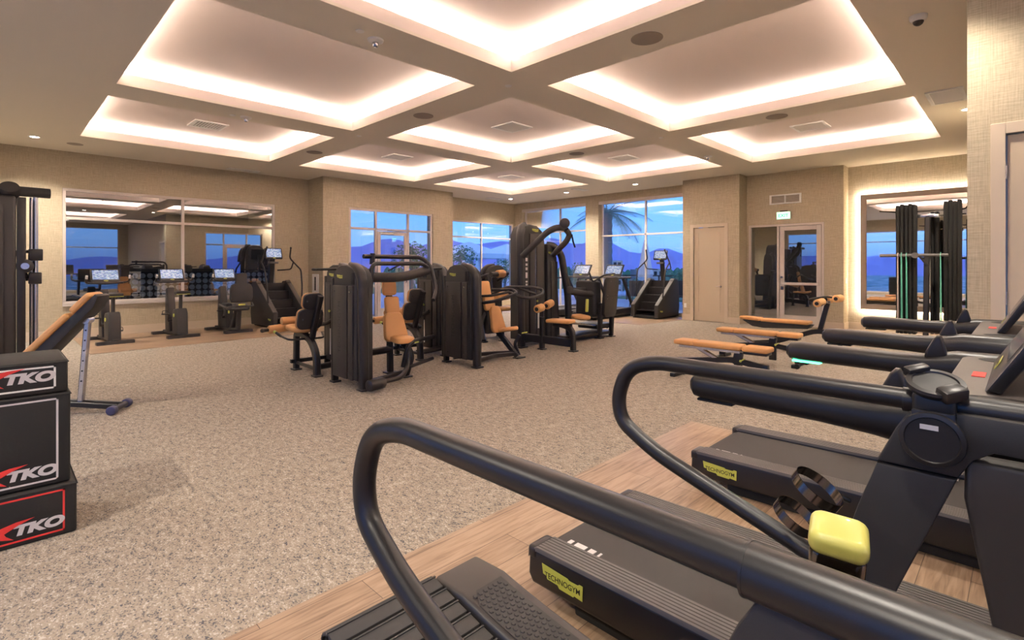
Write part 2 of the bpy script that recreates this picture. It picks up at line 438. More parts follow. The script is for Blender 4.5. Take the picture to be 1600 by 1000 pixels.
# ------------------------------------------------------------------ room shell
def wall(name, axis, at, out, u0, u1, holes=(), z0=0, z1=CEIL, th=.2, m='wall'):
    us = sorted({u0, u1, *[h[0] for h in holes], *[h[1] for h in holes]})
    zs = sorted({z0, z1, *[h[2] for h in holes], *[h[3] for h in holes]})
    mb = MB(); a, b = (at, at+out*th)
    for i in range(len(us)-1):
        for j in range(len(zs)-1):
            uc, zc = (us[i]+us[i+1])/2, (zs[j]+zs[j+1])/2
            if any(h[0] < uc < h[1] and h[2] < zc < h[3] for h in holes): continue
            if axis == 'y': mb.bx(us[i], us[i+1], min(a, b), max(a, b), zs[j], zs[j+1])
            else: mb.bx(min(a, b), max(a, b), us[i], us[i+1], zs[j], zs[j+1])
    return struct(name, mb, m)
XN, YN = -3.5, -8.5
wall('wall_left', 'y', 13.4, 1, XN-.2, 5.9, [(1.0, 5.05, .68, 2.97)])
mb = MB(); mb.bx(5.9, 6.1, 12.75, 13.6, 0, CEIL); mb.bx(5.9, 6.6, 12.55, 12.75, 0, CEIL); mb.bx(6.6, 9.3, 12.55, 12.75, 2.97, CEIL)
mb.bx(9.3, 10.05, 12.55, 12.75, 0, CEIL); mb.bx(9.85, 10.05, 12.75, 13.4, 0, CEIL); struct('wall_vestibule', mb, 'wall')
wall('wall_recess', 'y', 13.4, 1, 9.85, 13.9, [(10.5, 13.55, .16, 2.95)])
wall('wall_far', 'x', 13.65, 1, 6.47, 13.4, [(10.18, 13.05, .04, 3.47), (6.55, 9.67, .04, 3.47)], th=.25)
mb = MB()
mb.bx(12.95, 13.10, 5.0, 5.32, 0, CEIL); mb.bx(12.95, 13.10, 6.20, 6.47, 0, CEIL); mb.bx(12.95, 13.10, 5.32, 6.20, 2.46, CEIL)
mb.bx(13.10, 13.65, 6.37, 6.47, 0, CEIL); mb.bx(13.10, 13.43, 5.0, 5.1, 0, CEIL)
struct('wall_closet', mb, 'wall')
wall('wall_exit', 'x', 13.43, 1, 2.9, 5.1, [(3.28, 4.95, 0, 2.44)])
mb = MB(); mb.bx(13.85, 14.05, .13, 2.9, 0, CEIL); mb.bx(13.63, 13.85, 2.9, 3.0, 0, CEIL); struct('wall_mirror', mb, 'wall')
wall('wall_wing', 'y', .33, -1, 5.6, 13.85, [(6.9, 9.4, 0, 2.97)])
wall('wall_right', 'x', 5.4, 1, YN-.2, .33, [(-.80, .12, 0, 2.46)])
wall('wall_behind', 'y', YN, -1, XN-.2, 5.4, [(-.5, 5.0, .1, 3.46)])
wall('wall_near', 'x', XN, -1, YN, 13.4, [(3.2, 9.2, .1, 3.12), (-7.6, 2.3, .1, 3.12)])

mb = MB(); mb.bx(XN-.3, 14.1, YN-.3, 13.7, -.1, 0); struct('floor', mb, 'carpet')
mb = MB(); mb.bx(-1.6, 4.57, -4.5, 2.2, 0, .006); struct('floor_wood_treadmills', mb, 'wood')
mb = MB(); mb.prism([(1.15, 10.78), (5.88, 10.95), (5.88, 13.4), (1.15, 13.4)], 'z', 0, .006); struct('floor_wood_bikes', mb, 'wood')
mb = MB(); mb.prism([(11.1, 6.6), (12.95, 6.48), (13.64, 6.48), (13.64, 13.4), (11.1, 13.4)], 'z', 0, .006); struct('floor_wood_window', mb, 'wood')

# ceiling: lower slab with a lip round each coffer, then the wider tray above
def grid(mb, x0, x1, y0, y1, holes, za, zb):
    xs = sorted({x0, x1, *[h[0] for h in holes], *[h[1] for h in holes]}); ys = sorted({y0, y1, *[h[2] for h in holes], *[h[3] for h in holes]})
    for i in range(len(xs)-1):
        for j in range(len(ys)-1):
            c = ((xs[i]+xs[i+1])/2, (ys[j]+ys[j+1])/2)
            if any(h[0] < c[0] < h[1] and h[2] < c[1] < h[3] for h in holes): continue
            mb.bx(xs[i], xs[i+1], ys[j], ys[j+1], za, zb)
mb = MB(); grid(mb, XN-.2, 14.1, YN-.2, 13.7, COFFERS, CEIL, CEIL+.03); struct('ceiling', mb, 'ceiling')
mb = MB(); grid(mb, XN-.2, 14.1, YN-.2, 13.7, COFFERS, CEIL+.03, CEIL+.15)
g = .2; H2 = [(a-g, b+g, c-g, d+g) for a, b, c, d in COFFERS]
grid(mb, XN-.2, 14.1, YN-.2, 13.7, H2, CEIL+.15, 3.99)
mb.bx(XN-.2, 14.1, YN-.2, 13.7, 3.99, 4.16); struct('ceiling_trays', mb, 'tray')

# baseboards
def base(name, *segs, h=.155):
    mb = MB()
    for s_ in segs: mb.bx(*s_, 0, h)
    struct(name, mb, 'trim')
t_ = .015
base('baseboard_left', (XN, 5.9, 13.4-t_, 13.4), h=.18)
base('baseboard_vestibule', (5.9-t_, 5.9, 12.55-t_, 13.4-t_), (5.9-t_, 6.6, 12.55-t_, 12.55), (9.3, 10.05+t_, 12.55-t_, 12.55), h=.18)
base('baseboard_closet', (12.95-t_, 12.95, 5.0-t_, 5.30), (12.95-t_, 12.95, 6.25, 6.47+t_), (12.95, 13.43, 5.0-t_, 5.0))
base('baseboard_exit', (13.43-t_, 13.43, 2.9-t_, 3.27), (13.43, 13.85, 2.9-t_, 2.9))
base('baseboard_mirror', (13.85-t_, 13.85, .33, 2.9-t_))
base('baseboard_right', (5.4-t_, 5.4, .2, .33), (5.4-t_, 5.4, YN, -.88))

# windows: frame bars plus one pane mesh, each window one structure
def window(name, axis, at, u0, u1, z0, z1, ubars, zbars, m='glass', fw=.05, d=.07, extra=None):
    mb = MB()
    def bar(ua, ub, za, zb):
        if axis == 'y': mb.bx(ua, ub, at-d/2, at+d/2, za, zb, .004, 1)
        else: mb.bx(at-d/2, at+d/2, ua, ub, za, zb, .004, 1)
    bar(u0, u1, z0, z0+fw); bar(u0, u1, z1-fw, z1); bar(u0, u0+fw, z0+fw, z1-fw); bar(u1-fw, u1, z0+fw, z1-fw)
    for u in ubars: bar(u-fw/2, u+fw/2, z0+fw, z1-fw)
    for q in zbars:
        zz, ua, ub = q if isinstance(q, tuple) else (q, u0+fw, u1-fw)
        bar(ua, ub, zz-fw/2, zz+fw/2)
    fr = struct(name, mb, 'alu')
    g_ = MB()
    if axis == 'y': g_.quad([(u0+.01, at, z0+.01), (u1-.01, at, z0+.01), (u1-.01, at, z1-.01), (u0+.01, at, z1-.01)])
    else: g_.quad([(at, u0+.01, z0+.01), (at, u1-.01, z0+.01), (at, u1-.01, z1-.01), (at, u0+.01, z1-.01)])
    p = struct('pane', g_, m, fr)
    return fr
window('window_1', 'y', 13.45, 1.0, 5.05, .68, 2.97, [3.05], [2.38], 'glassr', fw=.055)
window('window_2', 'y', 13.45, 10.5, 13.55, .16, 2.95, [12.03], [2.40], 'glass')
window('window_3', 'x', 13.85, 10.18, 13.05, .04, 3.47, [11.39], [2.60], 'glass')
window('window_4', 'x', 13.85, 6.55, 9.67, .04, 3.47, [8.09], [2.38], 'glass')
window('window_5', 'y', YN-.1, -.5, 5.0, .1, 3.46, [2.3], [2.4], 'glass')
window('window_10', 'x', XN-.1, -7.6, 2.3, .1, 3.12, [-4.3, -1.0], [2.6], 'glass')
window('window_6', 'x', XN-.1, 3.2, 9.2, .1, 3.12, [6.2], [2.6], 'glass')
# pale roller-blind headers in the heads of the two tall windows
for i, (a, b) in enumerate(((10.18, 13.05), (6.55, 9.67))):
    mb = MB(); mb.bx(13.66, 13.80, a, b, 3.38, 3.47); struct('trim_%d' % (i+1), mb, 'alu')
mb = MB(); mb.bx(1.0, 5.05, 13.36, 13.42, .64, .68); struct('trim_3', mb, 'alu')

# glazed vestibule front with a door
f2 = window('window_7', 'y', 12.62, 6.62, 9.30, .0, 2.97, [7.42, 8.46], [2.43], 'glassm', fw=.06)
def glazed_door(name, axis, at, u0, u1, z1, leafm='alu', hinge=1, pane='glass', d=.045):
    mb = MB(); sw = .10
    def bar(ua, ub, za, zb, dd=d):
        if axis == 'y': mb.bx(ua, ub, at-dd/2, at+dd/2, za, zb, .004, 1)
        else: mb.bx(at-dd/2, at+dd/2, ua, ub, za, zb, .004, 1)
    bar(u0, u0+sw, .01, z1); bar(u1-sw, u1, .01, z1); bar(u0+sw, u1-sw, z1-sw, z1); bar(u0+sw, u1-sw, .01, .26)
    fr = struct(name, mb, leafm)
    g_ = MB()
    if axis == 'y': g_.quad([(u0+sw, at, .26), (u1-sw, at, .26), (u1-sw, at, z1-sw), (u0+sw, at, z1-sw)])
    else: g_.quad([(at, u0+sw, .26), (at, u1-sw, .26), (at, u1-sw, z1-sw), (at, u0+sw, z1-sw)])
    struct('pane', g_, pane, fr); return fr
dr = glazed_door('door_1', 'y', 12.60, 7.46, 8.42, 2.38)
mb = MB(); mb.bx(7.52, 7.95, 12.53, 12.58, 2.30, 2.36, .008); mb.tube([(7.9, 12.55, 2.37), (8.2, 12.45, 2.39), (7.75, 12.57, 2.41)], .012, 8); struct('door_closer', mb, 'chrome', dr)
mb = MB(); mb.tube([(8.36, 12.58, .95), (8.36, 12.52, .97), (8.36, 12.52, 1.25), (8.36, 12.58, 1.27)], .012, 8, .02); struct('door_handle', mb, 'chrome', dr)

# exit door with sidelight
f3 = MB()
for (a, b, c_, d_) in ((3.28, 3.33, 0, 2.44), (4.90, 4.95, 0, 2.44), (4.24, 4.29, 0, 2.39), (3.33, 4.90, 2.39, 2.44)):
    f3.bx(13.42, 13.50, a, b, c_, d_, .004, 1)
f3 = struct('window_8', f3, 'alu')
mb = MB(); mb.quad([(13.46, 4.29, .05), (13.46, 4.9, .05), (13.46, 4.9, 2.39), (13.46, 4.29, 2.39)]); struct('pane', mb, 'glassr', f3)
mb = MB(); mb.bx(13.43, 13.49, 4.29, 4.9, 0, .05); struct('sill', mb, 'alu', f3)
dr = glazed_door('door_2', 'x', 13.46, 3.34, 4.23, 2.38, pane='glassr')
mb = MB(); mb.bx(13.375, 13.41, 3.40, 4.18, .98, 1.04, .008); mb.bx(13.385, 13.44, 4.11, 4.19, .94, 1.08, .01); mb.bx(13.385, 13.44, 3.38, 3.43, .97, 1.05, .008)
struct('push_bar', mb, 'alu', dr)
mb = MB(); mb.cyl((13.38, 4.17, 1.16), (13.44, 4.17, 1.16), .025); mb.bx(13.42, 13.44, 4.14, 4.20, .86, 1.0); struct('door_lock', mb, 'chrome', dr)
# closet door and the near door in the right-hand wall
def panel_door(name, x, y0, y1, z1, knob_y, face=-1):
    mb = MB()
    mb.bx(x+.01, x+.05, y0+.01, y1-.01, .012, z1-.01)
    a, b, c_, d_ = y0+.13, y1-.13, .25, z1-.14
    for (p, q, r, s_) in ((a-.012, a, c_, d_), (b, b+.012, c_, d_), (a-.012, b+.012, c_-.012, c_), (a-.012, b+.012, d_, d_+.012)):
        mb.bx(x, x+.012, p, q, r, s_)
    dr = struct(name, mb, 'door')
    fm = MB(); w = .085
    fm.bx(x-.02, x, y0-w, y0, 0, z1+w, .003, 1); fm.bx(x-.02, x, y1, y1+w, 0, z1+w, .003, 1); fm.bx(x-.02, x, y0, y1, z1, z1+w, .003, 1)
    struct('door_frame', fm, 'trim', dr)
    h = MB(); h.cyl((x+.012, knob_y, .91), (x-.005, knob_y, .91), .028, bev=.003); h.tube([(x-.005, knob_y, .91), (x-.045, knob_y, .91), (x-.05, knob_y+.11, .91)], .009, 8, .02)
    struct('door_handle', h, 'chrome', dr)
    hg = MB()
    hy = y1 if knob_y < (y0+y1)/2 else y0
    for zz in (.3, 1.2, 2.15): hg.cyl((x-.004, hy, zz-.05), (x-.004, hy, zz+.05), .008, seg=8)
    struct('hinge', hg, 'chrome', dr)
panel_door('door_3', 12.95, 5.36, 6.17, 2.42, 5.46)
panel_door('door_4', 5.40, -.80, .11, 2.44, -.70)
# storefront in the wing wall
window('window_9', 'y', .25, 6.9, 9.4, 0, 2.97, [7.7, 8.7], [2.40], 'glass', fw=.06)
glazed_door('door_5', 'y', .25, 7.74, 8.66, 2.36)

# ------------------------------------------------------------------ ceiling and wall fittings
def vent(x, y, z, w, h, label, down=True):
    t = Thing('ceiling_vent', label, 'vent', (x, y, z), group='ceiling air vents')
    mb = MB()
    for (a, b, c_, d_) in ((-w/2-.04, w/2+.04, -h/2-.04, -h/2), (-w/2-.04, w/2+.04, h/2, h/2+.04), (-w/2-.04, -w/2, -h/2, h/2), (w/2, w/2+.04, -h/2, h/2)):
        mb.bx(a, b, c_, d_, -.02, -.001)
    t.part('frame', mb, 'white', smooth=False)
    mb = MB(); mb.bx(-w/2, w/2, -h/2, h/2, -.004, -.001); t.part('backing', mb, 'slot', smooth=False)
    mb = MB(); n = int(w/.045)
    for k in range(n):
        xx = -w/2+(k+.5)*w/n; mb.box((xx, 0, -.011), (.026, h, .004), R=Matrix.Rotation(.5, 3, 'Y'))
    t.part('louvres', mb, 'white', smooth=False)
tr = 3.99
for (x, y, lb) in ((2.78, 10.5, 'white square ceiling vent in the leftmost small coffer'), (6.75, 6.70, 'white ceiling vent in the central coffer'),
                   (10.55, 2.80, 'white ceiling vent in the right-hand coffer over the exit door side'), (6.72, 10.45, 'white ceiling vent in the coffer above the glazed vestibule door'),
                   (10.55, 6.75, 'white ceiling vent in the coffer toward the tall window'), (10.55, 10.5, 'white ceiling vent in the farthest coffer')):
    vent(x, y, tr, .46, .46, lb)
vent(8.9, .75, CEIL, .62, .3, 'long ceiling vent beside the right wall column')
vent(4.2, 13.05, CEIL, .6, .14, 'thin ceiling vent over the left window wall')
vent(12.28, 9.35, CEIL, .5, .14, 'thin ceiling vent between two downlights by the tall windows')
vent(11.95, 12.7, CEIL, .5, .14, 'thin ceiling vent in the far left ceiling corner')
for (x, y, r, lb) in ((4.57, 2.66, .155, 'largest round ceiling speaker between the two nearest right coffers'), (4.58, 6.42, .15, 'round ceiling speaker left of the central coffer'),
                   (8.35, 2.67, .15, 'round ceiling speaker above the right-hand small coffer'), (4.54, 10.03, .15, 'round ceiling speaker right of the leftmost small coffer'),
                   (8.3, 6.41, .15, 'round ceiling speaker between the central and window-side coffers'), (1.11, 12.48, .12, 'round ceiling speaker near the left wall above the window')):
    mb = MB(); mb.lathe([(0, -.004), (r*.9, -.006), (r, -.004), (r, 0), (0, 0)]); 
    o = single('ceiling_speaker', lb, 'speaker', mb, 'speaker', group='round ceiling speakers'); o.location = (x, y, CEIL-.001)
def detector(x, y, lb):
    t = Thing('smoke_detector', lb, 'smoke detector', (x, y, CEIL), group='ceiling detectors')
    mb = MB(); mb.lathe([(0, -.03), (.05, -.03), (.075, -.018), (.08, 0), (0, 0)]); t.part('base', mb, 'white')
    mb = MB(); mb.lathe([(0, -.075), (.022, -.07), (.03, -.05), (.03, -.03), (0, -.03)]); t.part('sensor', mb, 'chrome')
detector(2.70, 4.59, 'white smoke detector on the beam nearest the camera')
detector(2.73, 8.38, 'white smoke detector on the beam beside the leftmost vent coffer')
detector(10.4, 4.64, 'white ceiling detector near the closet door column')
detector(10.37, 8.44, 'white ceiling detector by the farthest coffers')
for (x, y, lb) in ((2.49, 4.52, 'small round ceiling cover beside the nearest smoke detector'), (4.56, 4.59, 'small round ceiling cover at the beam crossing under the top coffer'),
                   (2.55, 8.40, 'small round ceiling cover beside the second smoke detector'), (8.3, 4.55, 'small round ceiling cover at the right beam crossing'), (4.5, 8.2, 'small round ceiling cover at the left beam crossing')):
    mb = MB(); mb.lathe([(0, -.01), (.038, -.008), (.042, 0), (0, 0)]); o = single('sprinkler_cover', lb, 'sprinkler', mb, 'white', group='sprinkler covers')
    o.location = (x, y, CEIL-.001)
t = Thing('security_camera', 'small white dome security camera on the ceiling by the right column', 'security camera', (5.88, .69, CEIL))
mb = MB(); mb.lathe([(0, -.05), (.05, -.05), (.065, -.03), (.068, 0), (0, 0)]); t.part('housing', mb, 'white')
mb = MB(); mb.sph((0, 0, -.05), (.042, .042, .04)); t.part('dome', mb, 'black')
for (x, y, lb) in ((12.6, 7.69, 'round recessed downlight nearest the tall window with the palm'), (12.54, 10.08, 'round recessed downlight between the two tall windows'),  # lamps outside the view are added to brighten the room
               (12.43, 12.4, 'round recessed downlight in the far left corner'), (4.9, .55, 'added recessed downlight over the treadmills'), (.78, .4, 'added recessed downlight above the camera'),
               (-1.6, 12.5, 'added recessed downlight by the far end of the left wall'), (.55, 12.3, 'recessed downlight near the left edge of the left wall'),
               (-1.6, 9.5, 'added recessed downlight behind the cable machine'), (-1.6, 6.2, 'added recessed downlight left of the plyo boxes'), (-1.6, 3.0, 'added recessed downlight left behind the plyo boxes'),
               (-1.2, .2, 'added recessed downlight left of the camera'), (2.7, -.3, 'added recessed downlight over the nearest treadmill console'), (2.7, -6.8, 'added recessed downlight near the back window'),
               (.0, -6.8, 'added recessed downlight in the back corner'), (9.9, .6, 'added recessed downlight by the wing wall')):
    t = Thing('downlight', lb, 'downlight', (x, y, CEIL), group='recessed downlights')
    mb = MB(); mb.lathe([(.062, -.002), (.085, -.006), (.088, 0), (.062, 0)]); t.part('trim_ring', mb, 'white')
    mb = MB(); mb.lathe([(0, -.002), (.06, -.002), (.06, 0), (0, 0)]); t.part('lens', mb, 'lampglow')
    l = bpy.data.lights.new('downlight_beam', 'SPOT'); l.energy = 60 if abs(x) < 5 and abs(y) < 1.2 else 135; l.spot_size = 2.3; l.spot_blend = .7; l.color = (1, .90, .78); l.shadow_soft_size = .06
    lo = bpy.data.objects.new('downlight_beam', l); COL.objects.link(lo); lo.location = (x, y, CEIL-.02)

# wall vent and exit sign
t = Thing('wall_vent', 'white wall register above the exit sign', 'vent', (13.43, 4.10, 3.035), world=True)
mb = MB()
for (a, b, c_, d_) in ((3.75, 4.45, 2.92, 2.95), (3.75, 4.45, 3.12, 3.15), (3.75, 3.79, 2.95, 3.12), (4.41, 4.45, 2.95, 3.12), (4.085, 4.115, 2.95, 3.12)): mb.bx(13.40, 13.43, a, b, c_, d_)
t.part('frame', mb, 'white', smooth=False)
mb = MB()
for k in range(9): mb.box((13.418, 4.1, 2.96+k*.019), (.014, .62, .004), R=Matrix.Rotation(.5, 3, 'Y'))
t.part('louvres', mb, 'alu', smooth=False)
t = Thing('exit_sign', 'lit green exit sign above the glazed exit door', 'exit sign', (13.43, 4.12, 2.64), world=True)
mb = MB(); mb.bx(13.385, 13.43, 3.97, 4.29, 2.545, 2.735, .006); t.part('housing', mb, 'white')
fc = MB(); fc.bx(13.381, 13.384, 3.985, 4.275, 2.56, 2.72); fc = t.part('sign_face', fc, 'exitface', smooth=False)
place_text('EXIT', 'exitgreen', fc, t.off @ frame3((13.379, 4.13, 2.64), (0, -1, 0), (-1, 0, 0)), .22, bold=.02, ext=.004)
mb = MB(); mb.bx(13.39, 13.43, 4.05, 4.21, 2.735, 2.76); t.part('lamp_bar', mb, 'ink')
for (nm, loc, ax, lb, sz) in (('light_switch', (13.64, 2.9, 1.10), 'y', 'white light switch beside the lit mirror', (.07, .008, .115)), ('power_outlet', (12.95, 6.40, .39), 'x', 'white power outlet left of the closet door', (.008, .07, .115)),
                     ):
    t = Thing(nm, lb, 'switch' if 'switch' in nm else 'outlet', loc, world=True)
    mb = MB(); o = (0, -.004, 0) if ax == 'y' else (-.004, 0, 0)
    mb.box([loc[i]+o[i] for i in range(3)], sz, .002, 1); t.part('plate', mb, 'white')
    mb = MB(); mb.box([loc[i]+o[i]*2.2 for i in range(3)], tuple(v*.5 if v > .01 else v for v in sz), .001, 1); t.part('rocker' if ax == 'y' else 'socket', mb, 'white')
t = Thing('control_panel', 'narrow white control panel with dark slot on the side of the vestibule wall', 'control panel', (5.9, 12.95, .98), world=True)
mb = MB(); mb.bx(5.875, 5.9, 12.78, 13.12, .72, 1.22, .005); t.part('plate', mb, 'white')
mb = MB(); mb.bx(5.868, 5.875, 12.90, 12.97, .80, 1.15, .003); t.part('slot', mb, 'slot')

# lit mirror
t = Thing('wall_mirror', 'large wall mirror with taupe frame and glowing light behind its edge', 'mirror', (13.85, 1.6, .5), world=True)
y0, y1, z0, z1 = .42, 2.64, .47, 3.02
mb = MB()
for (a, b, c_, d_) in ((y0, y1, z0, z0+.115), (y0, y1, z1-.115, z1), (y0, y0+.115, z0+.115, z1-.115), (y1-.115, y1, z0+.115, z1-.115)): mb.bx(13.73, 13.76, a, b, c_, d_, .003, 1)
t.part('frame', mb, 'taupe')
mb = MB(); mb.bx(13.745, 13.752, y0+.1, y1-.1, z0+.1, z1-.1); t.part('mirror_glass', mb, 'mirror', smooth=False)
mb = MB(); mb.bx(13.76, 13.85, y0+.12, y1-.12, z0+.12, z1-.12); t.part('backing', mb, 'white', smooth=False)
LM = 6.0
for (c_, sx, sy) in (((13.765, (y0+y1)/2, z1-.06), .05, y1-y0), ((13.765, (y0+y1)/2, z0+.05), .05, y1-y0), ((13.765, y1-.05, (z0+z1)/2), z1-z0, .05)):
    area('mirror_led', c_, (0, -PI/2, 0), sx, sy, LM*max(sx, sy), WARM)

# ================================================================== equipment
def pad(mb, w, l, t, M_, r=.04, bev=.018, taper=1.0):
    """cushion: width w (local x), length l (local y), thickness t (local z), placed by matrix M_"""
    poly = rrect(-w/2, w/2, -l/2, l/2, min(r, w*.45, l*.45), 4)
    if taper != 1.0: poly = [(x*(1+(taper-1)*(y/l+.5)), y) for x, y in poly]
    mb.M = M_; mb.prism(poly, 'z', -t/2, t/2, min(bev, t*.45), 3); mb.M = Matrix()
def RX(a): return Matrix.Rotation(a, 4, 'X')
def RY(a): return Matrix.Rotation(a, 4, 'Y')
def RZ(a): return Matrix.Rotation(a, 4, 'Z')
def TR(*p): return Matrix.Translation(p)
def foot(mb, x, y, w=.12, d=.12): mb.bx(x-w/2, x+w/2, y-d/2, y+d/2, 0, .02, .006, 1)

# ---- powered treadmill: local y runs from the front (-) to the tail (0), user looks to -y
def treadmill(label, loc, rz=0, group=None, near=True):
    t = Thing('treadmill', label, 'treadmill', loc, rz, group)
    mb = MB()
    for sx in (-1, 1):
        mb.prism([(-.02, .065), (-2.1, .065), (-2.1, .24), (-.03, .215), (0, .19), (.005, .10)], 'x', sx*.40, sx*.275, .016, 3)
    mb.bx(-.275, .275, -2.05, -.03, .075, .16)
    t.part('deck_frame', mb, 'black')
    mb = MB(); mb.bx(-.36, .36, -1.9, -.22, .0, .07, .01); mb.bx(-.30, .30, -.5, -.24, 0, .07, .01); t.part('base', mb, 'rubber')
    for sx in (-1, 1):
        mb = MB()
        xa, xb = sorted((sx*.272, sx*.402)); n = 7; wv = (xb-xa)/n
        prof = []
        for k in range(n):
            a = xa+k*wv; prof += [(a+.0015, .0), (a+.003, .005), (a+wv-.003, .005), (a+wv-.0015, .0)]
        prof = [(xa, -.012)]+prof+[(xb, -.012)]
        A = []
        for (yy, zz, dz) in ((.0, .185, 0), (-.012, .207, 0), (-.045, .222, 0), (-2.08, .244, 0)):
            A = mb.ring([(p[0], yy, zz+p[1]) for p in prof], A)
        bmesh.ops.recalc_face_normals(mb.bm, faces=mb.bm.faces)
        t.part('foot_rail', mb, 'grey', ang=20)
        mb = MB(); mb.bx(min(sx*.272, sx*.404), max(sx*.272, sx*.404), -.05, .006, .17, .226, .018, 4); t.part('end_cap', mb, 'black')
    mb = MB()
    mb.prism([(-.05, .105), (-.012, .125), (-.004, .16), (-.015, .19), (-.05, .205), (-2.05, .222), (-2.05, .12)], 'x', -.262, .262)
    belt = t.part('running_belt', mb, 'belt', ang=50)
    for xx, yy, w in ((-.235, -.10, .02), (-.235, -.155, .055), (-.235, -.215, .03), (-.235, -.255, .010), (.235, -1.20, .012), (.235, -1.24, .035), (.235, -1.29, .012)):
        mb = MB(); mb.bx(xx-.02, xx+.02, yy-w/2, yy+w/2, .20, .2075 + abs(yy)*.0085); t.part('belt_mark', mb, 'silver', belt, smooth=False)
    if near: badge(t, (-.4045, -.19, .145), (0, -1, 0), (-1, 0, 0), .215)
    # arms
    for sx in (-1, 1):
        if not near:
            mb = MB(); mb.tube([(sx*.42, -.85, .96), (sx*.42, -.80, 1.06), (sx*.42, -1.5, 1.09)], .024, 10, .05); t.part('arm', mb, 'black')
            mb = MB(); mb.tube([(sx*.42, -1.40, 1.08), (sx*.40, -1.95, .22)], .03, 8, sq=(.06, .09)); t.part('upright', mb, 'black'); continue
        mb = MB(); xc = sx*.465; prev = None
        for (yy, zt, zb, w) in ((-.785, 1.085, 1.045, .05), (-.80, 1.10, 1.03, .085), (-.84, 1.105, 1.026, .10), (-1.15, 1.10, 1.022, .105), (-1.27, 1.105, 1.015, .115), (-1.36, 1.125, 1.005, .14), (-1.75, 1.13, .98, .15), (-1.95, 1.06, .98, .14)):
            zc, h = (zt+zb)/2, (zt-zb)/2; pr = []
            for k in range(16):
                a = 2*PI*k/16; ca, sa = math.cos(a), math.sin(a)
                pr.append((xc+w/2*math.copysign(abs(ca)**.7, ca), yy, zc+h*math.copysign(abs(sa)**.7, sa)))
            prev = mb.ring(pr, prev)
            if yy == -.785: mb.bm.faces.new(prev)
        mb.bm.faces.new(prev[::-1]); bmesh.ops.recalc_face_normals(mb.bm, faces=mb.bm.faces)
        arm = t.part('arm', mb, 'black')
        mb = MB(); mb.prism([(-1.335, 1.13), (-1.325, 1.17), (-1.318, 1.182), (-1.308, 1.182), (-1.298, 1.17), (-1.275, 1.12), (-1.27, 1.095), (-1.34, 1.095)], 'x', xc-sx*.03-.018, xc-sx*.03+.018, .009, 3)
        t.part('speed_lever', mb, 'black', arm)
        if near:
            mb = MB(); mb.bx(xc-.03, xc+.03, -.92, -.81, 1.020, 1.028, .002, 1); t.part('light_strip', mb, 'greenled' if sx > 0 else 'rubber', arm)
        mb = MB(); mb.prism([(-1.45, 1.0), (-1.90, 1.0), (-2.1, .24), (-1.85, .24)], 'x', sx*.465-.035, sx*.465+.035, .015, 2); t.part('upright', mb, 'black')
    mb = MB(); mb.prism(rrect(-.43, .43, -1.85, -1.38, .05), 'z', 1.07, 1.118, .012, 2); tray = t.part('console_tray', mb, 'grey')
    for sx in (-1, 1):
        mb = MB(); mb.lathe([(.0, 0), (.05, 0), (.055, .002), (.0, .003)], (0, 0, 0)); bmesh.ops.transform(mb.bm, matrix=TR(sx*.36, -1.50, 1.117) @ Matrix.Diagonal((.9, 1.35, 1, 1)), verts=mb.bm.verts)
        t.part('cup_recess_shade', mb, 'slot', tray)  # flat dark disc on the tray; its colour stands in for the hollow's shade
    mb = MB(); mb.bx(-.03, .06, -1.46, -1.43, 1.118, 1.120); t.part('safety_label', mb, 'red', tray, smooth=False)
    mb = MB(); mb.bx(-.22, -.05, -1.58, -1.555, 1.118, 1.126, .003); t.part('phone_ledge', mb, 'grey', tray)
    mb = MB(); mb.prism([(-1.50, 1.12), (-1.47, 1.125), (-1.66, 1.46), (-1.70, 1.45)], 'x', -.29, .29, .01, 2); cons = t.part('console', mb, 'black')
    c, s_ = (-1.485+.0, 1.13), 0
    a = math.atan2(1.46-1.125, -1.66+1.47)      # slope of the screen face in the y,z plane
    n = Vector((0, math.sin(a), -math.cos(a))); up = Vector((0, math.cos(a), math.sin(a)))
    mt = frame3(Vector((0, -1.565, 1.2925))+n*.0015, (1, 0, 0) if n.cross(Vector((1, 0, 0))).dot(up) > 0 else (-1, 0, 0), n)
    mb = MB(); mb.M = mt; mb.quad([(-.25, -.11, 0), (.25, -.11, 0), (.25, .15, 0), (-.25, .15, 0)]); mb.M = Matrix()
    t.part('screen', mb, 'screenoff' if near else 'screen', cons, smooth=False, uv=True)
    badge(t, mt @ Vector((0, -.15, .001)), mt.to_3x3() @ Vector((1, 0, 0)), n, .10, cons)
    return t
tmA = treadmill('large black treadmill nearest the camera, deck logo visible beside the curved slatted treadmill', (2.06, 1.545, 0.006), group=None)
tmB = treadmill('black treadmill on the far side of the wood pad, next to the carpet edge', (3.66, 1.57, 0.006))
for q in [k for k in tmB.o.children_recursive if k.name.startswith('light_strip')]: q.data = q.data.copy(); q.data.materials[0] = M['rubber']
mb = MB(); mb.bx(-.47, -.44, -1.40, -1.37, .93, .955, .004); mb.tube([(-.455, -1.385, .935), (-.455, -1.385, .915), (-.455, -1.37, .90), (-.455, -1.355, .905), (-.455, -1.355, .915)], .004, 6)
tmA.part('safety_clip', mb, 'black')

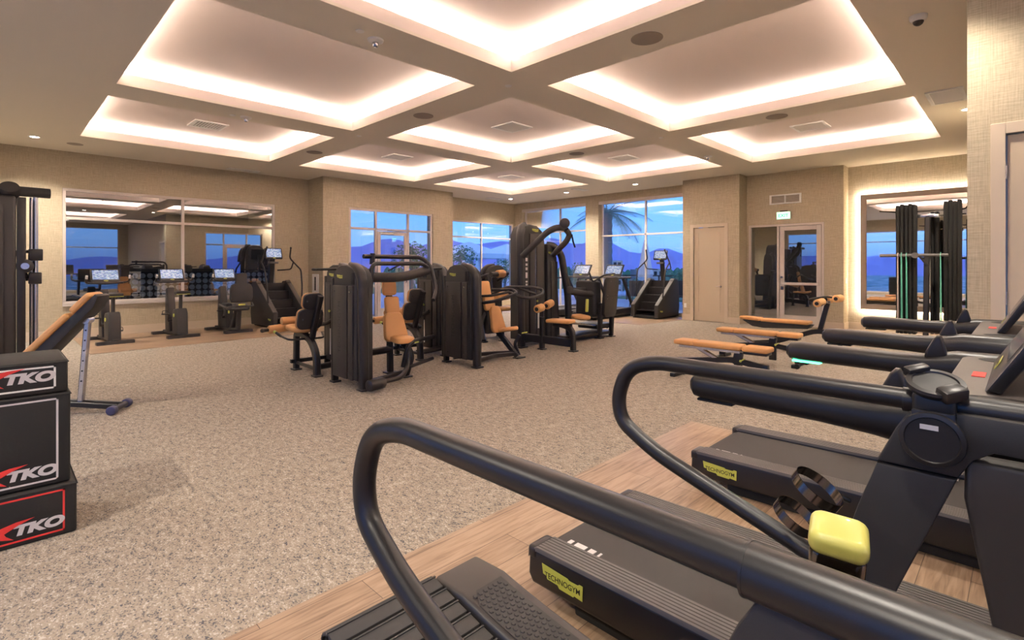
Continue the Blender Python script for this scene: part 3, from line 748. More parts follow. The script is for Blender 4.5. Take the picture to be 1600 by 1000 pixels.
# ---- curved, slatted self-powered treadmill in the foreground (user looks to -y)
t = Thing('curved_treadmill', 'curved slatted treadmill with thick tubular handrails right in front of the camera', 'treadmill', (.97, .4, .006), world=True)
PR = [(-.55, 1.155), (.30, 1.157), (.80, 1.157), (.895, 1.125), (.93, 1.03), (.918, .955), (.80, .885), (.66, .838), (.38, .745), (.30, .70)]
for X in (.52, 1.42):
    mb = MB(); mb.tube([(X, a, b) for a, b in PR], .0225, 24, .075, 8)
    hr = t.part('handrail', mb, 'black')
    mb = MB(); mb.tube([(X, .19, 1.155), (X, -.6, 1.155)], .026, 24); mb.cyl((X, .19, 1.155), (X, .193, 1.155), .0265, seg=24); t.part('rail_sleeve', mb, 'black', hr)
    xa, xb = (X-.045, X-.005) if X > 1 else (X-.01, X+.03)
    mb = MB(); mb.prism([(.235, 1.02), (.20, 1.10), (.18, 1.135), (.15, 1.15), (-.6, 1.15), (-.6, 1.075), (.045, 1.082), (.075, 1.06), (.098, 1.02)], 'x', xa, xb, .006, 2); t.part('upper_frame', mb, 'blackmatte')
    mb = MB(); mb.prism([(.234, 1.016), (.27, .91), (.47, .2), (.38, .2), (.205, .73), (.099, 1.016)], 'x', xa, xb, .006, 2); t.part('upright', mb, 'blackmatte')
    mb = MB(); mb.prism([(.088, 1.06), (.09, .98), (.045, .72), (-.04, .2), (-.5, .2), (-.5, 1.07)], 'x', xa+.006, xb+.03, .012, 3); t.part('front_leg', mb, 'graphite')
# phone holder on the far rail
mb = MB(); mb.bx(1.365, 1.45, .100, .172, 1.13, 1.185, .010, 3); mb.bx(1.360, 1.372, .100, .172, 1.085, 1.15, .004, 2)
ph = t.part('phone_holder', mb, 'black')
mb = MB(); mb.lathe([(0, 0), (.052, 0), (.056, .004), (.054, .010), (.046, .012), (.044, .009), (0, .009)], (1.355, .137, 1.094), 'x', 40); bmesh.ops.scale(mb.bm, vec=(-1, 1, 1), space=TR(-1.357, 0, 0), verts=mb.bm.verts)
bmesh.ops.recalc_face_normals(mb.bm, faces=mb.bm.faces); t.part('disc', mb, 'black', ph)
mb = MB(); mb.bx(1.3485, 1.3495, .126, .156, 1.114, 1.124); t.part('sticker', mb, 'silver', ph, smooth=False)
mb = MB(); HM = frame3((1.40, .136, 1.200), (.7045, -.71, .2), (-.71*.34-.7045*.22, -.7045*.34+.71*.22, 1)); mb.M = HM; mb.lathe([(0, -.012), (.045, -.012), (.052, 0), (.050, .006), (.040, .007), (.038, .004), (0, .004)], seg=40); t.part('cradle', mb, 'black', ph)
mb = MB(); mb.M = HM; mb.bx(-.024, .024, -.056, -.026, -.012, .016, .005); t.part('clamp_jaw', mb, 'black', ph)
mb = MB(); mb.M = HM; mb.bx(-.024, .024, .038, .060, -.006, .016, .005); t.part('clamp_jaw', mb, 'black', ph)
# bottle rings
mb = MB()
for (c_, r, q) in (((1.315, .335, .945), .052, 10), ((1.30, .375, .875), .046, 14)):
    mb.M = frame3(c_, Vector((.7045, -.71, -.48)), Vector((.7045*.44, -.71*.44, 0))+Vector((-.71*.42, -.7045*.42, 1)))
    mb.lathe([(r, -.011), (r+.002, -.011), (r+.002, .011), (r, .011), (r, -.011)], seg=40)
mb.M = Matrix(); mb.tube([(1.36, .30, .925), (1.375, .285, .915)], .006, 8); mb.tube([(1.34, .35, .865), (1.375, .30, .86)], .005, 8)
t.part('bottle_rings', mb, 'darkchrome')
# resistance lever with lime knob
mb = MB(); mb.M = TR(.70, .157, .0) @ RZ(math.radians(12))
mb.prism(rrect(-.029, .029, -.026, .026, .010), 'z', .55, 1.105, .002); mb.M = Matrix(); lv = t.part('resistance_lever', mb, 'black')
mb = MB(); KT = TR(.70, .157, 1.12) @ Matrix.Rotation(math.radians(7), 4, Vector((.7045, -.71, 0))) @ RZ(math.radians(12)) @ TR(0, 0, -1.12); mb.M = KT; mb.prism(rrect(-.0315, .0315, -.028, .028, .011), 'z', 1.092, 1.124, .003); mb.M = Matrix(); t.part('knob_collar', mb, 'darkchrome', lv)
mb = MB(); mb.M = KT; mb.prism(rrect(-.033, .033, -.030, .030, .014, 6), 'z', 1.120, 1.146, .010, 4); mb.M = Matrix(); t.part('knob', mb, 'yellowknob', lv)
# curved deck
def zc(y): return .17 + .10*((y-.75)/.85)**2 if y > .75 else .17 + .16*((.75-y)/1.2)**2
for (xa, xb) in ((.55, .75), (1.19, 1.415)):
    mb = MB(); top = [(y/100, zc(y/100)+.03) for y in range(-60, 156, 12)]
    prof = [(-.6, .04)]+top+[(1.60, zc(1.55)-.0), (1.615, .19), (1.60, .10), (1.50, .04)]
    mb.prism(prof, 'x', xa, xb, .02, 3); sc = t.part('side_cover', mb, 'graphite')
    mb = MB(); ys = [y/100 for y in range(-50, 147, 6)]; xa2, xb2 = xa+.02, xb-.045
    prev = None
    for y in ys[::-1]:
        w0 = 0 if y < 1.36 else (y-1.36)*.6
        prev = mb.ring([(xa2+w0, y, zc(y)+.031), (xb2, y, zc(y)+.031), (xb2, y, zc(y)+.0345), (xa2+w0, y, zc(y)+.0345)], prev)
    bmesh.ops.recalc_face_normals(mb.bm, faces=mb.bm.faces); t.part('grip_pad', mb, 'blackmatte', sc, smooth=False)
    mb = MB(); k = 0; y = 1.40
    while y > .2:
        for i in range(6):
            xx = xa2+.014+(i+.5*(k % 2))*.024
            if xx > xb2-.012: continue
            z = zc(y)+.0345; R = 8
            mb.M = TR(xx, y, z) @ RX(math.atan((zc(y+.01)-zc(y-.01))/.02)); mb.cyl((0, 0, 0), (0, 0, .003), .0095, .0075, seg=6)
        k += 1; y -= .021
    mb.M = Matrix(); t.part('grip_studs', mb, 'blackmatte', sc, smooth=False)
mb = MB(); y = 1.56
while y > -.5:
    sl = math.atan((zc(y+.02)-zc(y-.02))/.04)
    mb.M = TR(.97, y, zc(y)+.004) @ RX(sl); mb.bx(-.212, .212, -.030, .030, -.02, .006, .004, 2); mb.bx(-.212, .212, .020, .026, .004, .010); y -= .068
mb.M = Matrix()
for a in range(1, 5):
    mb.M = TR(.97, 1.585, zc(1.56)-.035) @ RX(math.radians(-a*28)); mb.bx(-.212, .212, -.03, .03, .02, .04, .004, 2)
mb.M = Matrix(); t.part('slat_belt', mb, 'belt', ang=30)
mb = MB(); mb.bx(.56, 1.405, -.6, 1.45, .0, .06, .01); mb.bx(.56, 1.40, 1.50, 1.62, .06, .14, .02); t.part('base_frame', mb, 'black')
badge(t, (1.4165, 1.3, .12), (0, 1, 0), (1, 0, 0), .2)

# ---- plyometric boxes, stacked
def plyo(z0, z1, x1, y0, col, label, ins=.022):
    x0 = x1-.76; y1 = y0+.50; h = z1-z0
    t = Thing('plyo_box', label, 'plyo box', ((x0+x1)/2, (y0+y1)/2, z0), group=None, world=True)
    mb = MB(); mb.bx(x0, x1, y0, y1, z0, z1-.001, .012, 3); b = t.part('cover', mb, 'vinyl')
    mb = MB(); w = .009; yy = y0-.0015
    X0, X1, Z0, Z1 = x0+.03, x1-.05, z0+.025, z1-.028
    for (a, b_, c_, d_) in ((X0, X1, Z0, Z0+w), (X0, X1, Z1-w, Z1), (X0, X0+w, Z0, Z1), (X1-w, X1, Z0, Z1)): mb.bx(a, b_, yy, y0+.001, c_, d_)
    t.part('printed_border', mb, col, b, smooth=False)
    tz = z0+(.085 if h > .2 else .095)
    mt = t.off @ frame3((x1-.150, y0-.001, tz), (1, 0, 0), (0, -1, 0))
    place_text('TKO', 'silver', b, mt, .20, ysc=.72, bold=.06, shear=.2, ext=.006)
    mb = MB(); mb.M = frame3((x1-.150, y0-.001, tz), (1, 0, 0), (0, -1, 0)) @ Matrix.Diagonal((1, .8, 1, 1))
    mb.prism([(-.02, .062), (-.09, .055), (-.155, .035), (-.21, .005), (-.165, -.03), (-.10, -.052), (-.128, -.02), (-.135, -.002), (-.105, .018), (-.08, .035)], 'z', 0, .002); mb.M = Matrix()
    t.part('printed_swoosh', mb, 'red', b, smooth=False)
    mb = MB(); mb.tube([(x0, y0-.002, z1-.012), (x1+.002, y0-.002, z1-.012), (x1+.002, y1, z1-.012)], .003, 6); t.part('seam', mb, 'vinyl', b)
    return t
plyo(0, .275, .335, 3.68, 'red', 'low black plyo box with red border at the bottom of the stack')
plyo(.276, .765, .31, 3.70, 'silver', 'tall black plyo box with grey border in the middle of the stack')
plyo(.766, .94, .30, 3.70, 'white', 'thin black plyo box with pale border on top of the stack')

# ---- flat benches on the carpet (local y: 0 at the seat end, towards +y the back pad)
def flat_bench(label, loc, rz=0, group=None):
    t = Thing('flat_bench', label, 'bench', loc, rz, group)
    mb = MB(); pad(mb, .27, .30, .06, TR(0, .16, .44)); t.part('seat', mb, 'orange')
    mb = MB(); pad(mb, .27, .60, .06, TR(0, .63, .44), bev=.02); mb2 = t.part('back_pad', mb, 'orange')
    mb = MB(); pad(mb, .265, .26, .06, TR(0, 1.065, .44), bev=.02); t.part('head_pad', mb, 'orange')
    for sx in (-1, 1):
        mb = MB(); mb.bx(sx*.09-.012, sx*.09+.012, .34, 1.12, .375, .408, .003, 1)
        for k in range(8): mb.bx(sx*.104-.002, sx*.104+.002, .42+k*.08, .45+k*.08, .385, .395)
        t.part('adjuster_rail', mb, 'chrome')
    mb = MB(); mb.bx(-.09, .09, .03, .30, .375, .408, .004); t.part('seat_bracket', mb, 'black')
    mb = MB(); mb.tube([(0, .05, .22), (0, .45, .28), (0, 1.15, .18)], .03, 8, .1, sq=(.06, .07)); t.part('spine', mb, 'black')
    mb = MB(); mb.prism([(.02, .0), (.08, .0), (.10, .26), (.04, .26)], 'x', -.035, .035, .005); mb.bx(-.22, .22, .02, .08, 0, .05, .01); t.part('front_foot', mb, 'black')
    mb = MB(); mb.prism([(.33, .38), (.43, .38), (.46, .24), (.36, .2)], 'x', -.03, .03, .005); mb.bx(-.02, .02, .34, .44, .05, .30, .006); t.part('pivot_post', mb, 'black')
    mb = MB(); mb.tube([(0, .62, .25), (0, .92, .385)], .02, 8, sq=(.05, .05)); t.part('support_strut', mb, 'chrome')
    mb = MB(); mb.prism([(1.08, 0), (1.18, 0), (1.18, .22), (1.10, .22)], 'x', -.03, .03, .005); mb.bx(-.26, .26, 1.10, 1.17, 0, .05, .01); t.part('rear_foot', mb, 'black')
    mb = MB(); mb.tube([(-.05, .0, .20), (-.05, -.10, .19), (.05, -.10, .19), (.05, .0, .20)], .010, 8, .03); t.part('lift_handle', mb, 'black')
    mb = MB(); mb.cyl((-.05, .30, .31), (-.17, .30, .30), .008, seg=8); mb.sph((-.17, .30, .30), .016, 8); t.part('adjuster_pin', mb, 'yellow')
    for sx in (-1, 1):
        mb = MB(); mb.cyl((sx*.2, .0, .035), (sx*.24, .0, .035), .035, seg=16, bev=.006); t.part('wheel', mb, 'rubber')
    badge(t, (-.0365, .06, .20), (0, -1, 0), (-1, 0, 0), .07)
    return t
b1 = flat_bench('nearest flat orange bench on the carpet behind the tubular handrail', (6.50, 2.13, 0))
b2 = dup(b1.o, (8.15, 2.27, 0), 0, 'middle flat orange bench between the nearest bench and the roller bench')
# decline bench with foam rollers
t = Thing('decline_bench', 'farthest orange bench with foam leg rollers, before the exit door', 'bench', (9.75, 2.35, 0))
mb = MB(); pad(mb, .30, .78, .055, TR(0, .62, .475) @ RX(.0), bev=.02, taper=.8); t.part('back_pad', mb, 'orange')
mb = MB(); pad(mb, .28, .36, .055, TR(0, 1.20, .49) @ RX(.05), bev=.02, taper=.7); t.part('head_pad', mb, 'orange')
mb = MB(); mb.prism([(.2, .44), (1.32, .46), (1.15, .36), (.95, .34), (.25, .38)], 'x', -.11, .11, .008); t.part('pad_shell', mb, 'blackmatte')
mb = MB(); mb.tube([(0, 1.2, .04), (0, .8, .10), (0, .15, .35), (0, -.05, .34)], .03, 8, .15, sq=(.06, .08)); mb.bx(-.25, .25, 1.16, 1.24, 0, .05, .01); t.part('spine', mb, 'black')
mb = MB(); mb.tube([(0, .1, .36), (0, -.12, .28), (0, -.26, .03)], .03, 8, .15, sq=(.05, .05)); mb.bx(-.25, .25, -.30, -.22, 0, .05, .01); t.part('front_leg', mb, 'black')
mb = MB(); mb.tube([(0, .10, .33), (0, -.02, .82)], .03, 8, sq=(.055, .075)); t.part('roller_post', mb, 'black')
mb = MB(); mb.tube([(0, 0, .62), (0, -.05, .86)], .016, 10); t.part('telescopic_post', mb, 'chrome')
mb = MB(); mb.tube([(-.26, .20, .885), (0, .0, .93), (.06, -.12, .91)], .018, 10, .05); mb.tube([(-.3, .0, .80), (0, -.02, .85), (.3, 0, .84)], .014, 8)
t.part('roller_bar', mb, 'black')
for (a, b) in (((-.36, .05, .83), (-.10, .03, .85)), ((.04, .02, .88), (.30, 0, .87)), ((-.02, -.14, .90), (.22, -.16, .90))):
    mb = MB(); mb.cyl(a, b, .062, seg=20, bev=.02); r_ = t.part('foam_roller', mb, 'tanroll')
    mb = MB(); d = (Vector(b)-Vector(a)).normalized(); mb.cyl(Vector(a)-d*.004, Vector(a)+d*.01, .030, seg=16); t.part('end_cap', mb, 'ink', r_)

# ---- inclined bench on the left
t = Thing('adjustable_bench', 'inclined orange bench standing behind the plyo boxes at the left', 'bench', (.35, 6.75, 0), math.radians(-32))
# local +x is towards the raised head end
def incl(u, w): a = math.radians(47); return Vector((-.10+u*math.cos(a)-w*math.sin(a), 0, .52+u*math.sin(a)+w*math.cos(a)))
mb = MB(); pad(mb, .28, .54, .06, TR(*incl(.32, .035)) @ RY(-math.radians(47)) @ RZ(PI/2), bev=.02); t.part('back_pad', mb, 'orange')
mb = MB(); pad(mb, .27, .24, .06, TR(*incl(.74, .035)) @ RY(-math.radians(47)) @ RZ(PI/2), bev=.02); t.part('head_pad', mb, 'orange')
mb = MB(); pad(mb, .28, .34, .06, TR(-.30, 0, .50) @ RZ(PI/2), bev=.02); t.part('seat', mb, 'orange')
pts = [incl(.02, -.02), incl(.05, .005), incl(.88, .005), incl(.89, -.03), incl(.78, -.075), incl(.1, -.10)]
mb = MB(); mb.prism([(p.x, p.z) for p in pts], 'y', -.115, .115, .01, 2); t.part('pad_shell', mb, 'blackmatte')
mb = MB(); q = incl(.62, -.09); mb.tube([(q.x, 0, q.z), (q.x-.06, 0, .12)], .02, 8, sq=(.05, .05)); mb.cyl((q.x, -.05, q.z), (q.x, .05, q.z), .035); t.part('support_strut', mb, 'chrome')
for k in range(6): mb = MB(); mb.cyl((q.x-.06*(k+1)/8, -.027, q.z+(.12-q.z)*(k+1)/8), (q.x-.06*(k+1)/8, .027, q.z+(.12-q.z)*(k+1)/8), .008, seg=8); t.part('strut_hole', mb, 'ink')
mb = MB()
for sy in (-1, 1): mb.tube([(-.55, sy*.03, .14), (.2, sy*.04, .11), (.66, sy*.05, .055)], .02, 8, .1, sq=(.035, .05))
t.part('spine', mb, 'black')
mb = MB(); mb.tube([(.66, -.13, .045), (.66, .13, .045)], .028, 12); cf = t.part('cross_foot', mb, 'black')
for sy in (-1, 1):
    mb = MB(); mb.cyl((.66, sy*.11, .045), (.66, sy*.18, .045), .044, seg=18, bev=.012); t.part('foot_cap', mb, 'purple', cf)
mb = MB(); mb.tube([(-.55, 0, .46), (-.56, 0, .05)], .02, 8, sq=(.05, .05)); mb.tube([(-.56, -.22, .035), (-.56, .22, .035)], .03, 10); t.part('seat_post', mb, 'black')
mb = MB(); mb.tube([(.0, -.28, .035), (.0, .28, .035)], .03, 10); mb.tube([(0, 0, .06), (-.05, 0, .5)], .025, 8, sq=(.05, .05)); t.part('middle_foot', mb, 'black')

# ---- dual cable tower at the left edge
t = Thing('cable_machine', 'tall black cable machine with chrome guide rods at the left edge', 'cable machine', (-.05, 7.95, 0), world=True)
mb = MB(); mb.tube([(-1.0, 7.7, 2.26), (.48, 7.86, 2.26)], .055, 20); t.part('top_beam', mb, 'blackmatte')
mb = MB(); mb.cyl((.15, 7.76, 2.30), (.15, 7.86, 2.22), .085, seg=24, bev=.02); t.part('pulley_cover', mb, 'blackmatte')
mb = MB(); mb.tube([(-1.0, 8.55, 2.22), (.30, 8.60, 2.22)], .05, 16); t.part('rear_beam', mb, 'blackmatte')
mb = MB(); mb.bx(-.75, .20, 7.72, 8.35, .05, 2.20, .03, 3); t.part('stack_housing', mb, 'graphite')
mb = MB(); mb.bx(-.70, .10, 7.70, 7.72, .1, 2.1, .004); t.part('front_panel', mb, 'graphite')
mb = MB()
for zz in (.6, 1.15, 1.95): mb.cyl((-.16, 7.70, zz), (-.16, 7.692, zz), .012, seg=12)
t.part('bolt', mb, 'chrome')
mb = MB(); mb.bx(.205, .275, 7.74, 7.86, .03, 2.18, .01); mb.bx(-.8, .45, 7.80, 7.95, 0, .06, .01); t.part('column', mb, 'black')
for (x, y, r) in ((.36, 7.86, .022), (.33, 8.06, .014), (.385, 8.5, .016), (.36, 8.25, .010)):
    mb = MB(); mb.cyl((x, y, .04), (x, y, 2.22), r, seg=14); t.part('guide_rod', mb, 'chrome')
mb = MB(); mb.bx(.30, .42, 7.80, 7.90, 1.50, 1.63, .01); mb.bx(.30, .41, 7.80, 7.90, 1.24, 1.37, .01); mb.tube([(.30, 7.85, 1.6), (.20, 7.83, 1.60), (.30, 7.85, 1.28)], .02, 10)
car = t.part('pulley_carriage', mb, 'black')
mb = MB(); mb.cyl((.27, 7.84, 1.44), (.27, 7.74, 1.44), .075, seg=24, bev=.015); t.part('pulley', mb, 'black', car)
mb = MB(); mb.cyl((.27, 7.74, 1.44), (.27, 7.733, 1.44), .035, seg=20); t.part('pulley_hub', mb, 'chrome', car)
mb = MB(); mb.tube([(.1, 7.95, 2.2), (.105, 7.95, .1)], .004, 6); mb.tube([(.28, 7.9, 2.2), (.28, 7.9, 1.5)], .004, 6); t.part('cable', mb, 'ink')
foot(mb := MB(), -.4, 8.0, .9, .5); t.part('base_plate', mb, 'black')

# ---- selector towers: local x = thickness (0..t, panel face at x=0), local y = 0 (front tube) .. Wd, z up
def tower(t, loc, rz=0, Wd=.74, H=1.455, th=.24, slot=False, logo_face=-1, tall=False, badge_y=.58):
    B = TR(*loc) @ RZ(rz)
    def P(mb): bmesh.ops.transform(mb.bm, matrix=B, verts=mb.bm.verts); return mb
    sh = .12 if not tall else .13
    # rear upright and front tube that rolls over the top
    mb = MB(); mb.bx(.01, .09, Wd-.06, Wd, .0, H-.16, .012, 2); mb.bx(0, .11, Wd-.09, Wd+.02, 0, .025, .006, 1); t.part('rear_post', P(mb), 'black')
    mb = MB(); mb.tube([(.075, .045, 0), (.075, .065, .7), (.075, .09, H-.13), (.085, .22, H-.03), (.10, .36, H-.015)], .05, 12, .12, 8, sq=(.105, .09)); mb.bx(.01, .15, -.02, .11, 0, .025, .006, 1)
    t.part('front_tube', P(mb), 'black', ang=50)
    prof = [(.12, .10), (.12, H-.20), (.16, H-.10), (.24, H-.035), (.36, H), (.50, H), (.60, H-.03), (.67, H-.10), (Wd-.045, H-.22), (Wd-.045, .10)]
    if Wd != .74: prof = [(y*Wd/.74, z) for y, z in prof]
    mb = MB(); mb.prism(prof, 'x', .02, th, .02, 3); cas = t.part('casing', P(mb), 'blackmatte')
    a, b, c = .145*Wd/.74, .30*Wd/.74, .67*Wd/.74
    mb = MB(); mb.bx(.0, .03, b+.018, c, .10, H-.25, .006, 2); t.part('side_panel', P(mb), 'graphite', cas)
    mb = MB(); mb.bx(.004, .03, a+.04, b-.002, .10, H-.25, .006, 2); t.part('narrow_panel', P(mb), 'graphite', cas)
    mb = MB()
    for (yy, zz) in ((b-.05, H-.32), (b-.05, .17), (c-.05, H-.32), (c-.05, .17)): mb.cyl((.0, yy, zz), (.006, yy, zz), .009, seg=10)
    t.part('bolt', P(mb), 'chrome', cas)
    mb = MB(); mb.bx(.012, .05, .16*Wd/.74, .235*Wd/.74, H-.235, H-.09, .004); t.part('recess', P(mb), 'slot', cas)
    if not slot and logo_face == -1:
        o = B @ Vector((-.0004, (b+c)/2+.01, (H-.15)/2+.05)); place_text('TECHNOGYM', 'ink', cas, t.off @ frame3(o, (0, 0, 1), B.to_3x3() @ Vector((-1, 0, 0))), .62, bold=.0, ext=.001)
    if slot:
        ym = (b+c)/2+.02
        mb = MB(); mb.bx(-.004, .002, ym-.022, ym+.022, .16, H-.28, .002, 1); sl = t.part('weight_slot', P(mb), 'slot', cas)
        mb = MB(); mb.bx(-.007, -.004, ym-.012, ym+.012, .18, .55); t.part('weight_scale', P(mb), 'white', sl, smooth=False)
        mb = MB(); mb.sph((-.02, ym, .80), .018, 10); mb.sph((-.02, ym, .62), .014, 10); t.part('selector_pin', P(mb), 'yellow', sl)
    o = B @ Vector((.0175, badge_y*Wd/.74 - .06, H-.14)); xx = B.to_3x3() @ Vector((0, -1, 0)); zz = B.to_3x3() @ Vector((-1, 0, 0))
    mt = frame3(o, xx, zz); badge(t, o, xx, zz, .14, cas)
    return cas

# chest press, first machine
t = Thing('chest_press', 'chest press machine with three orange pads facing the camera, nearest tower on the left', 'weight machine', (3.3, 5.75, 0), world=True)
tower(t, (2.97, 5.39, 0))
def wpad(t, name, w, l, th, c, tilt, m='orange', yaw=0, taper=1., r=.04):
    """upright pad: faces -y, tilt leans the top back"""
    mb = MB(); pad(mb, w, l, th, TR(*c) @ RZ(yaw) @ RX(PI/2-tilt), r=r, bev=.02, taper=taper); return t.part(name, mb, m)
wpad(t, 'head_pad', .20, .20, .06, (3.73, 6.0, 1.15), .12)
wpad(t, 'upper_back_pad', .21, .23, .06, (3.76, 5.98, .92), .12)
wpad(t, 'lower_back_pad', .36, .38, .07, (3.75, 5.90, .64), .3, taper=.74, r=.08)
mb = MB(); pad(mb, .29, .25, .065, TR(3.76, 5.73, .49) @ RX(.12), r=.09, bev=.025); t.part('seat', mb, 'orange')
mb = MB(); mb.tube([(3.80, 6.08, .02), (3.78, 6.09, 1.22)], .03, 8, sq=(.07, .08)); foot(mb, 3.80, 6.08, .16, .14); t.part('back_post', mb, 'black')
mb = MB(); mb.tube([(3.80, 5.80, .46), (3.86, 5.66, .30), (3.80, 5.72, .02)], .03, 8, .1, sq=(.07, .08)); foot(mb, 3.80, 5.72, .14, .14); t.part('seat_post', mb, 'black')
mb = MB(); mb.cyl((3.0, 5.25, .09), (3.22, 5.30, .09), .065, bev=.015); mb.tube([(3.1, 5.3, .09), (3.55, 5.42, .08), (3.78, 5.62, .17), (3.80, 5.66, .5)], .03, 12, .1)
mb.tube([(3.1, 5.5, .07), (3.8, 5.72, .07)], .03, 10); mb.tube([(3.1, 6.0, .32), (3.8, 6.08, .32)], .05, 12); t.part('base_frame', mb, 'black')
mb = MB(); mb.tube([(3.72, 5.66, .15), (3.76, 5.62, .40), (3.85, 5.62, .47), (4.35, 5.85, .46)], .028, 12, .08); mb.tube([(3.80, 5.64, .14), (4.32, 5.84, .16)], .024, 12); t.part('foot_bar', mb, 'black')
mb = MB(); mb.tube([(3.28, 5.78, 1.30), (3.75, 5.72, 1.29), (4.22, 5.82, 1.38)], .062, 18, .2); mb.sph((3.3, 5.78, 1.32), (.08, .08, .09)); lv = t.part('press_lever', mb, 'blackmatte')
mb = MB(); mb.tube([(3.24, 5.62, 1.10), (3.25, 5.62, 1.42), (3.32, 5.66, 1.47), (4.1, 5.78, 1.47), (4.2, 5.78, 1.42)], .026, 12, .08); mb.tube([(3.3, 5.9, 1.56), (4.2, 5.95, 1.56), (4.30, 5.86, 1.45), (4.32, 5.74, 1.10), (4.2, 5.66, .98)], .028, 12, .1); t.part('handle_loop', mb, 'black', lv)
mb = MB(); mb.cyl((4.2, 5.86, 1.28), (4.21, 5.86, 1.48), .03, seg=14); mb.tube([(3.42, 5.9, 1.46), (3.43, 5.9, 1.60)], .032, 12); mb.tube([(3.60, 5.8, 1.38), (3.85, 5.85, 1.48)], .012, 8); t.part('linkage', mb, 'black', lv)
mb = MB(); mb.tube([(3.86, 5.60, .45), (3.91, 5.58, .46)], .01, 8); t.part('seat_adjuster', mb, 'yellow')

# leg machines whose seats face +y (two of them), built once in room coordinates round (0,0)
def leg_machine(label, loc, group):
    t = Thing('leg_machine', label, 'weight machine', loc, 0, group)
    tower(t, (.30, -.32, 0), slot=True)
    mb = MB(); pad(mb, .34, .42, .07, TR(-.14, .12, .60) @ RX(.06), r=.10, bev=.03); t.part('seat', mb, 'orange')
    # backrest: shell plus orange face towards +y
    for (nm, zc_, h, w, yy) in (('upper_back', .98, .22, .26, -.20), ('lower_back', .74, .28, .34, -.12)):
        mb = MB(); pad(mb, w, h, .05, TR(-.14, yy+.03, zc_) @ RX(PI/2+.24), r=.07, bev=.02, taper=1.); t.part(nm+'_pad', mb, 'orange')
        mb = MB(); pad(mb, w*.98, h*.98, .045, TR(-.14, yy-.015, zc_) @ RX(PI/2+.24), r=.07, bev=.012); t.part(nm+'_shell', mb, 'blackmatte')
        mb = MB()
        for sx in (-1, 1): mb.cyl((-.14+sx*w*.33, yy-.045, zc_), (-.14+sx*w*.33, yy-.03, zc_), .010, seg=10)
        t.part('bolt', mb, 'chrome')
    mb = MB(); mb.tube([(-.08, -.32, 1.05), (-.10, -.16, .62), (-.10, -.10, .46)], .03, 8, sq=(.07, .07)); t.part('back_post', mb, 'black')
    mb = MB(); mb.tube([(-.12, .35, .02), (-.12, .34, .5), (-.12, .1, .52)], .03, 8, .05, sq=(.07, .08)); foot(mb, -.12, .35); mb.bx(-.2, .32, .32, .37, .10, .15); t.part('front_leg', mb, 'black')
    mb = MB(); mb.tube([(-.12, -.30, .02), (-.12, -.28, .30), (-.12, -.10, .47), (-.12, .1, .50)], .03, 8, .14, sq=(.08, .09)); foot(mb, -.12, -.30); mb.tube([(-.12, -.28, .12), (.35, -.20, .12)], .04, 10); mb.tube([(-.12, -.25, .10), (-.12, .33, .10)], .025, 8); t.part('rear_leg', mb, 'black')
    mb = MB(); mb.cyl((-.30, .42, .68), (.10, .42, .68), .055, seg=20, bev=.018); r_ = t.part('knee_roller', mb, 'orange')
    mb = MB(); mb.cyl((-.42, .55, .56), (-.08, .55, .58), .058, seg=20, bev=.018); t.part('ankle_roller', mb, 'orange')
    mb = MB(); mb.cyl((-.50, .55, .555), (.25, .55, .585), .022, seg=12); mb.sph((-.50, .55, .555), .03, 8); mb.tube([(.2, .5, .58), (.25, .2, .62), (.3, .05, .70)], .03, 10, .08); t.part('roller_arm', mb, 'black')
    mb = MB(); mb.tube([(-.38, .22, .50), (-.36, .0, .47), (.1, -.02, .46), (.2, .25, .50)], .014, 8, .06); mb.tube([(-.38, .22, .50), (-.40, .34, .54)], .018, 8); t.part('side_handle', mb, 'black')
    mb = MB(); mb.cyl((-.40, .33, .54), (-.41, .37, .55), .02, seg=10); t.part('handle_tip', mb, 'yellow')
    mb = MB(); mb.tube([(.28, -.30, 1.40), (-.15, -.28, 1.395)], .018, 8); mb.sph((-.15, -.28, 1.395), (.04, .03, .02), 8); t.part('range_lever', mb, 'black')
    return t
lm = leg_machine('leg machine with orange seat half hidden behind the nearest tower', (3.12, 6.85, 0), None)
dup(lm.o, (4.75, 6.86, 0), 0, 'leg machine with orange seat between the two front towers')

# shoulder press, second front tower
t = Thing('shoulder_press', 'shoulder press machine with tall tilted orange backrest beside the second front tower', 'weight machine', (5.2, 5.8, 0), world=True)
tower(t, (4.77, 5.46, 0))
wpad(t, 'head_pad', .24, .26, .06, (5.50, 6.08, 1.07), .22)
wpad(t, 'upper_back_pad', .22, .23, .06, (5.55, 6.02, .85), .22)
wpad(t, 'lower_back_pad', .30, .42, .07, (5.62, 5.92, .60), .28, taper=.66, r=.08)
mb = MB(); pad(mb, .29, .26, .065, TR(5.70, 5.74, .45) @ RX(-.2), r=.09, bev=.025); t.part('seat', mb, 'orange')
mb = MB(); mb.tube([(5.60, 5.98, .5), (5.78, 5.62, .03)], .03, 8, sq=(.07, .08)); mb.tube([(5.85, 5.64, .36), (5.80, 5.70, .22), (5.86, 5.66, .04)], .03, 8, .05, sq=(.05, .05)); foot(mb, 5.82, 5.62, .18, .12); t.part('seat_post', mb, 'black')
mb = MB(); mb.tube([(4.9, 5.6, .07), (5.4, 5.72, .08), (5.80, 5.64, .07)], .03, 8, .1, sq=(.06, .06)); mb.tube([(4.9, 6.1, .07), (5.4, 5.9, .09), (5.80, 5.66, .09)], .03, 8, .1, sq=(.06, .06)); mb.tube([(5.25, 6.05, 0.02), (5.25, 6.05, .95)], .035, 8, sq=(.07, .08)); foot(mb, 5.25, 6.05); t.part('base_frame', mb, 'black')
